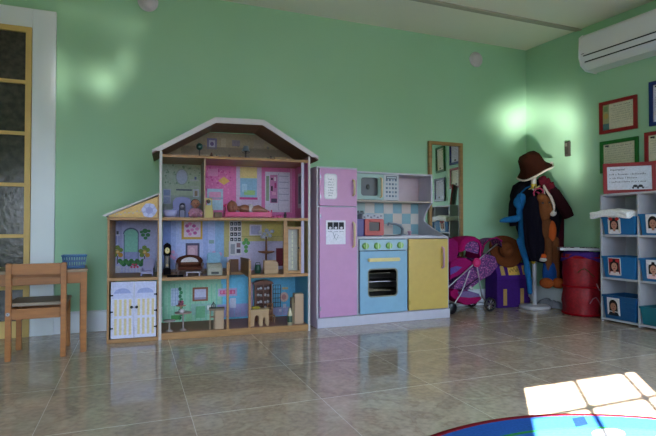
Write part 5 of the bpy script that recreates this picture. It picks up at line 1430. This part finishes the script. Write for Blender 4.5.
MB().lathe([(.0575, .012), (.0635, .012), (.0625, .028), (.057, .028)], '55301c', n=32).build('hat_band', 'cloth', t)
b = MB().ball((0, 0, 0), (.05, .028, .022), 'cfd2dc').ball((.03, -.004, .008), (.03, .022, .018), 'cfd2dc')
o = b.build('white_plush', 'plush', remesh=.004); place(o, (3.035, 3.37, .388), 0); tag(o, 'small white plush toy lying on the right end of the purple chest beside the hat', 'plush toy')

# ---------------------------------------------------------------- costume stand and what hangs on it
TX, TY, TA = 3.07, 3.19, -21.3; tA = R(TA)
def tp_(u, v, z): return (TX+u*math.cos(tA)-v*math.sin(tA), TY+u*math.sin(tA)+v*math.cos(tA), z)
def hang(x, y, v=0): return ((x-328)/495*(4.087+v)-1.701, v, .67+(227-y)/495*(4.087+v))
def T3(pts, v=0): return [(u, v, z) for u, z in pts]
t = thing('coat_stand', 'white costume stand with a round white base in the room corner', 'coat stand', (TX, TY, 0), TA)
MB().lathe([(.001, .0), (.118, 0), (.122, .008), (.120, .022), (.108, .030), (.03, .036), (.001, .036)], 'd3d5de', n=48).build('base', 'plastic', t)
MB().cyl((0, 0, .034), (0, 0, .95), .017, 'cfd2dc', n=20).build('pole', 'plastic', t)
MB().cyl((0, -.0, .95), (0, -.0, 1.13), .021, 'f4f4e8', n=20).build('upper_pole', 'plastic', t)
MB().cyl((0, 0, .985), (0, 0, 1.025), .0235, 'e6d040', n=20).build('collar', 'plastic', t)
MB().tube([(-.10, 0, .95), (0, 0, 1.0), (.10, 0, .97)], .008, 'c9b77a', 10).build('hanger_arm', 'wood', t)
MB().tube([(.0, -.045, .99), (.05, -.055, 1.015), (.10, -.05, 1.02)], .006, 'd6c98c', 10).tube([(0, 0, .99), (0, -.045, .99)], .006, 'd6c98c', 8).build('hook', 'plastic', t)
# brown hat with white trim
h = thing('brown_hat', 'brown plush hat with a white edged brim on top of the costume stand', 'hat', tp_(.0, -.0, 1.155), TA)
h.rotation_euler = (R(10), R(-28), tA)
b = MB(); prof = [(.001, .135), (.035, .135), (.066, .125), (.084, .10), (.092, .06), (.098, .025), (.112, .0), (.13, -.018), (.14, -.03)]
n = 48; vs = []
for r_, z in prof:
    for k in range(n):
        a = 2*math.pi*k/n; w_ = 1+.05*noise.noise(Vector((2*math.cos(a), 2*math.sin(a), z*14)))
        vs.append((r_*w_*math.cos(a), r_*w_*math.sin(a), z+.008*math.sin(3*a)*(r_/.14)))
fs = [(i*n+k, i*n+(k+1) % n, (i+1)*n+(k+1) % n, (i+1)*n+k) for i in range(len(prof)-1) for k in range(n)]
b.add(vs, fs, '3e2218', True); b.build('body', 'plush', h, solid=.006)
b = MB().tube([(.142*math.cos(2*math.pi*k/n)*(1+.05*noise.noise(Vector((2*math.cos(2*math.pi*k/n), 2*math.sin(2*math.pi*k/n), -.42)))), .142*math.sin(2*math.pi*k/n)*(1+.05*noise.noise(Vector((2*math.cos(2*math.pi*k/n), 2*math.sin(2*math.pi*k/n), -.42)))), -.032+.008*math.sin(3*2*math.pi*k/n)) for k in range(n)], .008, 'f0ebde', 8, True); b.build('white_trim', 'plush', h)
MB().ball((.143, -.02, -.028), .014, 'dcd8ce', 12, 8).build('pompom', 'plush', h)
# black cape
PXM = .00826
def rg(y, cx, rx, ry=.08, cy=.01): return (.67+(227-y)*PXM, (cx-534)*PXM, cy, rx*PXM, ry)
c = thing('black_cape', 'black hooded cape with wide sleeves hanging from the costume stand', 'costume', tp_(0, 0, 0), TA)
b = MB().drape([rg(178.5, 537, 6, .025, .075), rg(181, 536, 14, .04, .075), rg(185, 536, 20, .055, .07), rg(195, 536, 24, .08, .035), rg(207, 537, 25, .095), rg(222, 538, 22, .095), rg(240, 538, 17, .09), rg(262, 538, 14, .08)], '17141d', 9, .022, seed=2)
b.build('body', 'cloth', c)
def sleeve(pts, rad, name, par, col, mat='cloth', v=0):
    return MB().tube([(u, v+dv, z) for (u, z), dv in zip(pts, [0]*len(pts))], rad, col, 18).build(name, mat, par)
MB().tube([hang(x, y, v) for x, y, v in ((547, 186, -.02), (555, 193, -.06), (561, 203, -.09), (566, 211, -.10), (569, 217, -.10))], [.034, .042, .046, .046, .04], '2c1218', 18).build('sleeve', 'cloth', c)
sleeve([(-0.081,1.009),(-0.139,0.943),(-0.165,0.860),(-0.174,0.761),(-0.166,0.678)], [.035, .04, .04, .038, .034], 'sleeve', c, '17141d')
# maroon gown
c = thing('maroon_gown', 'dark maroon gown hanging behind the black cape at the right of the stand', 'costume', tp_(0, 0, 0), TA)
b = MB().drape([rg(181, 546, 4, .02, .01), rg(188, 549, 9, .03, .015), rg(200, 555, 11, .03, .03), rg(225, 556, 10, .03, .035), rg(255, 556, 9.5, .035, .03), rg(283, 556, 10, .035, .03)], '431321', 6, .012, seed=5)
b.build('body', 'cloth', c)
o = doll_body([(hang(x, y, -.062-.01*(k % 2)), (.026, .02, .03)) for k, (x, y) in enumerate(((541, 181), (544, 179.5), (548, 182), (552, 186), (543, 184), (547, 187), (551, 191)))], 'plaid_scarf', None, .005, '5c1a28')
for v in o.data.vertices: v.co += Vector((noise.noise(v.co*45), noise.noise(v.co*40+Vector((3, 0, 0))), noise.noise(v.co*50)))*.012
place(o, tp_(0, 0, 0), TA); tag(o, 'crumpled dark red plaid scarf on the shoulder of the cape below the hat', 'scarf')
# pink ribbon
b = MB()
for pts in ([(530, 190), (528.5, 194), (529.5, 198), (528, 201)], [(531, 190), (535, 189), (538, 192), (536, 195), (532, 193)], [(533, 193), (534, 198), (536, 201)], [(537, 193), (539, 197), (538, 200)]):
    b.tube([((x-534)*PXM, -.105, .67+(227-y)*PXM) for x, y in pts], .006, 'cf4a70', 8)
b.tube([(-.01, -.07, .955), (-.01, -.105, .95)], .004, 'cf4a70', 6)
o = b.build('pink_ribbon', 'cloth'); place(o, tp_(0, 0, 0), TA); tag(o, 'curly pink ribbon hanging on the front of the black cape', 'ribbon')

# blue plush costume
c = thing('blue_costume', 'bright blue plush costume with an outstretched arm hanging at the left of the stand', 'costume', tp_(0, 0, 0), TA)
bb = doll_body([(hang(520, 203, -.07), (.052, .03, .055)), (hang(522, 212, -.07), (.05, .03, .06)), (hang(521, 197, -.07), hang(523, 224, -.06), .034, .036), (hang(515, 219, -.07), hang(506, 220, -.06), .028, .024), (hang(506, 220, -.06), hang(501, 221, -.05), .024, .014), (hang(522, 222, -.06), hang(524, 250, -.05), .034, .036), (hang(526, 225, -.055), hang(527, 250, -.05), .03, .03), (hang(524, 248, -.05), hang(527, 272, -.04), .030, .024), (hang(527, 270, -.04), hang(529.5, 292, -.035), .024, .020), (hang(519, 240, -.05), hang(525, 262, -.045), .02, .02)], 'body', c, .006, '2a78b8', 'plush')
for v in bb.data.vertices:
    n_ = noise.noise(Vector((v.co.x*22, v.co.y*9, v.co.z*11))); v.co.x += .010*n_; v.co.y += .012*noise.noise(Vector((v.co.x*30, 3, v.co.z*16)))
MB().tube([hang(519, 196, -.105), hang(522, 206, -.108), hang(523, 222, -.103), hang(525, 245, -.095)], .003, '1c5f9a', 6).build('seam', 'cloth', c)
MB().tube([hang(521, 193, -.06), hang(526, 188, -.04), hang(531, 186, -.02)], .006, '1c5f9a', 8).build('hanging_loop', 'cloth', c)
# dark bag in front of the cape
c = thing('black_bag', 'soft black drawstring bag hanging in front of the blue costume', 'bag', tp_(0, 0, 0), TA)
def rgv(y, cx, rx, ry, v):
    p = hang(cx, y, v); return (p[2], p[0], v, rx*.0081, ry)
MB().drape([rgv(196, 534, 3, .02, -.115), rgv(199, 533, 6, .03, -.12), rgv(210, 531.5, 8.5, .045, -.125), rgv(228, 533, 9.5, .05, -.125), rgv(245, 534, 9, .045, -.12), rgv(256, 535, 7, .035, -.115), rgv(261, 536, 3, .02, -.11)], '151320', 7, .014, seed=9).build('body', 'cloth', c)
MB().tube([hang(534, 197, -.11), hang(535, 190, -.06), hang(535, 186, -.02)], .004, '26222c', 6).build('drawstring', 'cloth', c)
# brown dog costume
c = thing('dog_costume', 'brown plush dog costume with orange belly and feet hanging at the front of the stand', 'costume', tp_(0, 0, 0), TA)
DB = '74482c'
bd_ = doll_body([(hang(546, 228, -.13), (.052, .034, .09)), (hang(548, 240, -.13), hang(548, 276, -.12), .032, .026), (hang(555, 240, -.12), hang(556, 276, -.11), .030, .026), (hang(543, 218, -.13), hang(546, 222, -.13), .03, .04)], 'body', c, .006, DB, 'plush')
hd_ = doll_body([(hang(545, 208, -.145), (.053, .045, .105)), (hang(542, 198, -.145), (.042, .035, .04)), (hang(549, 210, -.16), (.03, .035, .04))], 'head', c, .006, '7e4f30', 'plush')
MB().ball(hang(553, 213, -.175), (.028, .022, .026), 'd3cfc8').build('muzzle', 'plush', c)
MB().ball(hang(555.5, 211, -.193), (.009, .008, .008), '1a1416', 10, 8).build('nose', 'plastic', c)
MB().ball(hang(549.5, 202.5, -.186), .008, '17121a', 10, 8).ball(hang(543, 203, -.19), .008, '17121a', 10, 8).build('eyes', 'plastic', c)
MB().tube([hang(544, 185, -.10), hang(547, 191, -.13), hang(551, 197, -.14), hang(554, 205, -.15), hang(554, 210, -.16)], [.006, .009, .011, .011, .008], 'd6d0c6', 10).build('white_ear_trim', 'plush', c)
MB().ball(hang(552, 231, -.150), (.033, .024, .082), 'b9582a', 18, 14).build('belly', 'plush', c)
for x, v in ((546, -.16), (557.5, -.15)): MB().ball(hang(x, 283, v), (.052, .06, .042), 'b05a2c', 18, 12).build('foot', 'plush', c)
MB().tube([hang(545, 195, -.12), hang(544, 188, -.09), hang(543, 184, -.06)], .005, 'd6d0c6', 8).build('hanging_loop', 'cloth', c)
# small puppets and bag
c = thing('orange_puppet', 'small puppet with spiky orange hair and white band hanging low on the stand', 'puppet', tp_(0, 0, 0), TA)
b = MB()
for k in range(7): b.cyl(hang(538+k*1.5, 256, -.12), hang(536.5+k*1.9, 249.5-(k % 2)*2, -.125), .013, 'd8602a', .002, 8)
b.ball(hang(542.5, 256, -.12), (.035, .03, .022), 'd8602a'); b.build('hair', 'plush', c)
MB().ball(hang(542.5, 259.5, -.12), (.036, .032, .018), 'd8d4d0').build('face_band', 'plush', c)
MB().tube([hang(542, 252, -.10), hang(540, 248, -.06), hang(536, 246, -.02)], .004, '22304a', 6).build('hanging_loop', 'cloth', c)
o = MB().drape([rg(261, 542.5, 3, .02, -.11), rg(263, 542.5, 5.5, .035, -.11), rg(270, 543, 6.5, .045, -.11), rg(279, 543, 6.5, .045, -.11)], '1d4a8c', 5, .008, seed=3).build('blue_bag', 'cloth'); place(o, tp_(0, 0, 0), TA); tag(o, 'dark blue cloth bag hanging below the orange haired puppet', 'bag')
c = thing('green_toy', 'small green and yellow toy hooked on the pole of the stand', 'toy', tp_(0, 0, 0), TA)
MB().ball(hang(532, 253, -.035), (.018, .016, .03), '3b6b3c').build('body', 'plush', c); MB().ball(hang(533, 262, -.035), (.018, .015, .016), 'cda83a').build('foot', 'plush', c); MB().cyl(hang(531, 246.5, -.03), hang(531.5, 251, -.03), .004, 'c9c9cc', .014, 12).build('cap', 'plush', c)
o = MB().ball((0, 0, .042), (.045, .04, .042), '4b2a6a').build('purple_ball', 'plush'); place(o, (3.13, 3.36, 0.0)); tag(o, 'dark purple plush ball on the floor behind the base of the stand', 'ball')
vs = []; b = MB(); n = 24
for i in range(n):
    for j in range(14):
        x = -.11+.24*i/(n-1); y = -.05+.12*j/13; e = math.sin(math.pi*i/(n-1))*math.sin(math.pi*j/13)
        vs.append((x, y, .002+.085*max(e,0)**.6*(.75+.5*noise.noise(Vector((x*22, y*22, 1))))))
b.add(vs, [(i*14+j, (i+1)*14+j, (i+1)*14+j+1, i*14+j+1) for i in range(n-1) for j in range(13)], 'a9adba', True)
o = b.build('white_cloth', 'cloth', solid=.002); place(o, (3.23, 3.2, .002), -70); tag(o, 'crumpled white cloth on the floor between the stand and the red hamper', 'cloth')

# ---------------------------------------------------------------- red hamper with tray
HX, HY = 3.215, 2.85
t = thing('hamper', 'round red net pop up hamper filled with cloth beside the white shelf', 'hamper', (HX, HY, 0), -40)
n = 56; zs = [0, .02, .06, .10, .14, .17, .20, .24, .28, .32, .35, .38, .41, .44, .465]
b = MB(); vs = []
for z in zs:
    for k in range(n):
        a = 2*math.pi*k/n; r_ = .138+.012*noise.noise(Vector((2.5*math.cos(a), 2.5*math.sin(a), z*12)))-(.006*math.sin(z*38) if .02 < z < .45 else 0)
        vs.append((r_*math.cos(a), r_*math.sin(a), z))
b.add(vs, [(i*n+k, i*n+(k+1) % n, (i+1)*n+(k+1) % n, (i+1)*n+k) for i in range(len(zs)-1) for k in range(n)], 'aa1828', True); b.build('net_wall', 'mesh', t, solid=.002)
for z in (.012, .22, .44):
    MB().tube([(.142*math.cos(2*math.pi*k/48), .142*math.sin(2*math.pi*k/48), z) for k in range(48)], .007, 'a30f20', 8, True).build('hoop', 'cloth', t)
MB().cyl((0, 0, .002), (0, 0, .006), .136, '7c1020', n=40).build('bottom', 'cloth', t)
b = MB().lathe([(.001, 0.008), (.115, .008), (.118, .1), (.112, .22), (.118, .33), (.10, .4), (.001, .43)], '8c1526', n=40)
b.v = [(x*(1+.08*noise.noise(Vector((x*18, y*18, z*14)))), y*(1+.08*noise.noise(Vector((x*18, y*18, z*14)))), z) for x, y, z in b.v]
o = b.build('cloth_bundle', 'cloth'); place(o, (HX, HY, .0)); tag(o, 'bundle of dark red and green cloth inside the red hamper', 'cloth')
b = MB()
for k, (a0, z0, dz, c_) in enumerate(((-150, .33, .03, '5a4a2c'), (-120, .10, .05, 'b88a98'), (-100, .25, -.06, 'c9a0a8'), (-80, .36, -.02, '4d5a30'))):
    b.tube([(.1505*math.cos(R(a0+q*9)), .1505*math.sin(R(a0+q*9)), z0+dz*math.sin(q*.9)) for q in range(6)], .004, c_, 6)
o = b.build('ribbon_strands', 'cloth'); place(o, (HX, HY, .0)); tag(o, 'thin pink and olive ribbons tangled around the red hamper', 'ribbon')
b = MB(); vs = []; n = 30
for i in range(n):
    for j in range(10):
        a = 2*math.pi*i/n; f = j/9; r_ = .152*f
        vs.append((r_*math.cos(a), r_*math.sin(a), .470+.016*noise.noise(Vector((r_*14*math.cos(a), r_*14*math.sin(a), 0)))-(.045*(1+.6*math.sin(3*a)) if j == 9 else 0)))
b.add(vs, [(i*10+j, ((i+1) % n)*10+j, ((i+1) % n)*10+j+1, i*10+j+1) for i in range(n) for j in range(9)], '4b2f86', True)
o = b.build('purple_cloth', 'cloth', solid=.003); place(o, (HX, HY, .006)); tag(o, 'purple cloth spread over the top of the red hamper', 'cloth')
t = thing('tray', 'thin white tray with small dark beads lying on top of the red hamper', 'tray', (HX+.0, HY+.02, .492), -40)
MB().box(-.155, .15, -.12, .12, 0, .008, 'cfd3da', b=.002).build('base', 'plastic', t)
b = MB()
for a in ((-.155, .15, -.12, -.115), (-.155, .15, .115, .12), (-.155, -.15, -.12, .12), (.145, .15, -.12, .12)): b.box(*a, .008, .018, 'd6d9e0')
b.build('rim', 'plastic', t)
b = MB(); rnd = random.Random(5)
for k in range(60): b.ball((rnd.uniform(-.14, .135), rnd.uniform(-.10, .105), .014), .006, rnd.choice(('2c2a2c', '5a3a36', '7a7a80', '8c2a34')), 6, 4)
o = b.build('beads', 'plastic'); place(o, (HX, HY+.02, .4925), -40); o['kind'] = 'stuff'; tag(o, 'small dark beads scattered in the white tray', 'beads')

# ---------------------------------------------------------------- light
def lamp(name, kind, loc, energy, color, **kw):
    l = bpy.data.lights.new(name, kind); l.energy = energy; l.color = color
    for k, v in kw.items(): setattr(l, k, v)
    o = bpy.data.objects.new(name, l); COL.objects.link(o); o.location = loc; return o
def aim(o, tgt):
    o.rotation_euler = (Vector(tgt)-Vector(o.location)).to_track_quat('-Z', 'Y').to_euler()
sun = lamp('sun', 'SUN', (-3, -4, 4), 120, (1, .96, .88), angle=R(.35))
sun.rotation_euler = Vector((.635, .772, -.63)).to_track_quat('-Z', 'Y').to_euler()
# sky light entering through the door and the unseen windows put in for daylight
def portal(loc, tgt, sx, sy, e, color, name):
    o = lamp(name, 'AREA', loc, e, color, shape='RECTANGLE', size=sx, size_y=sy); aim(o, tgt); return o
wc_ = wr((ws0+ws1)/2, -.12, (wz0+wz1)/2)
win = portal(wc_, wr((ws0+ws1)/2, 1, (wz0+wz1)/2), ws1-ws0, wz1-wz0, 1, (1, 1, 1), 'window_daylight')
dr = portal(((dx0+dx1)/2, YR-.13, 1.0), ((dx0+dx1)/2, 1, 1.0), dx1-dx0, 2.0, 1, (1, 1, 1), 'door_daylight')
wn = portal(((wx0+wx1)/2, YR-.12, (wy0+wy1)/2), ((wx0+wx1)/2, 1, (wy0+wy1)/2), wx1-wx0, wy1-wy0, 1, (1, 1, 1), 'rear_daylight')
wl = portal(((ly0+ly1)/2, YR-.12, (lz0+lz1)/2), ((ly0+ly1)/2, 1, (lz0+lz1)/2), ly1-ly0, lz1-lz0, 1, (1, 1, 1), 'left_daylight')
for o in (win, dr, wn, wl): o.data.cycles.is_portal = True
# spot lamps added near the floor, standing in for reflected sunlight
def bounce(loc, tgt, e, size, spots, rad=.02):
    """added spot lamp in place of reflected sun: soft wall patches shaped into its beam"""
    o = lamp('added_bounce_spot', 'SPOT', loc, e, (1, .97, .9), spot_size=R(size), spot_blend=.3, shadow_soft_size=rad); aim(o, tgt)
    f = (Vector(tgt)-Vector(loc)).normalized(); X = f.cross(Vector((0, 0, 1))).normalized(); Y = X.cross(f)
    l = o.data; l.use_nodes = True; nt = l.node_tree; N = nt.nodes.new; L = nt.links.new
    em = [n for n in nt.nodes if n.type == 'EMISSION'][0]
    def mth(op, *a):
        n = N('ShaderNodeMath'); n.operation = op
        for i, v in enumerate(a):
            if isinstance(v, (int, float)): n.inputs[i].default_value = v
            else: L(v, n.inputs[i])
        return n.outputs[0]
    tc = N('ShaderNodeTexCoord'); sx = N('ShaderNodeSeparateXYZ'); L(tc.outputs['Normal'], sx.inputs[0])
    z = mth('ABSOLUTE', sx.outputs[2]); u = mth('DIVIDE', sx.outputs[0], z); v = mth('DIVIDE', sx.outputs[1], z)
    tot = None
    for p, su, sv, am in spots:
        d = Vector(p)-Vector(loc); pu, pv = d.dot(X)/d.dot(f), d.dot(Y)/d.dot(f)
        a_ = mth('POWER', mth('DIVIDE', mth('SUBTRACT', u, pu), su), 2.0); b_ = mth('POWER', mth('DIVIDE', mth('SUBTRACT', v, pv), sv), 2.0)
        g = mth('MULTIPLY', mth('EXPONENT', mth('MULTIPLY', mth('ADD', a_, b_), -1.0)), am)
        tot = g if tot is None else mth('ADD', tot, g)
    L(tot, em.inputs['Strength'])
    return o
def bw_(p): return (p[0], 3.52, p[1])
def rw_(p): return wr(p[0], 0, p[1])
bounce((1.4, 1.2, .02), (3.2, 3.4, 1.4), 1500, 40, [
    (bw_((3.199,1.625)), .040, .036, 1.0), (bw_((3.065,1.695)), .05, .03, .35), (rw_((0.202,1.673)), .05, .035, .5), (rw_((0.426,1.560)), .035, .05, .55),
    (rw_((0.496,1.177)), .022, .05, .28), (rw_((0.309,1.326)), .06, .08, .33)])
bounce((-.35, 1.3, .02), (-.25, 3.52, 1.8), 260, 50, [
    (bw_((-0.188,1.615)), .030, .030, 1.0), (bw_((-0.063,1.755)), .022, .03, .6), (bw_((-0.312,1.641)), .05, .028, .4), (bw_((-0.443,1.601)), .018, .05, .5),
    (bw_((-0.015,1.996)), .03, .02, .3), (bw_((-0.161,2.014)), .03, .025, .2), (bw_((-0.367,2.047)), .05, .02, .22)])
w = bpy.data.worlds.new('sky'); SC.world = w; w.use_nodes = True
nt = w.node_tree; bg = nt.nodes['Background']
tc = nt.nodes.new('ShaderNodeTexCoord'); sx = nt.nodes.new('ShaderNodeSeparateXYZ'); mr = nt.nodes.new('ShaderNodeMapRange'); rp = nt.nodes.new('ShaderNodeValToRGB')
mr.inputs[1].default_value = -1; mr.inputs[2].default_value = 1
nt.links.new(tc.outputs['Generated'], sx.inputs[0]); nt.links.new(sx.outputs[2], mr.inputs[0]); nt.links.new(mr.outputs[0], rp.inputs[0]); nt.links.new(rp.outputs[0], bg.inputs[0])
e = rp.color_ramp.elements
e[0].position = .0; e[0].color = (.085, .075, .055, 1); e[1].position = 1; e[1].color = (.80, 1.15, 1.8, 1)
k = e.new(.49); k.color = (.085, .075, .055, 1); k = e.new(.52); k.color = (.37, .43, .52, 1)
bg.inputs[1].default_value = 24

# ---------------------------------------------------------------- camera
cam = bpy.data.cameras.new('camera'); co = bpy.data.objects.new('camera', cam); COL.objects.link(co)
co.location = (0, 0, .67); co.rotation_euler = (R(90)+math.atan(9/495), 0, R(-21.3))
cam.sensor_width = 36; cam.lens = 495/656*36; cam.clip_start = .02
SC.camera = co
SC.view_settings.view_transform = 'Standard'; SC.view_settings.look = 'None'; SC.view_settings.gamma = 1
SC.view_settings.use_curve_mapping = False; SC.view_settings.exposure = 0
SC.cycles.use_denoising = True
SC.cycles.max_bounces = 10; SC.cycles.diffuse_bounces = 6; SC.cycles.glossy_bounces = 4
SC.cycles.sample_clamp_indirect = 6; SC.cycles.caustics_reflective = False; SC.cycles.caustics_refractive = False
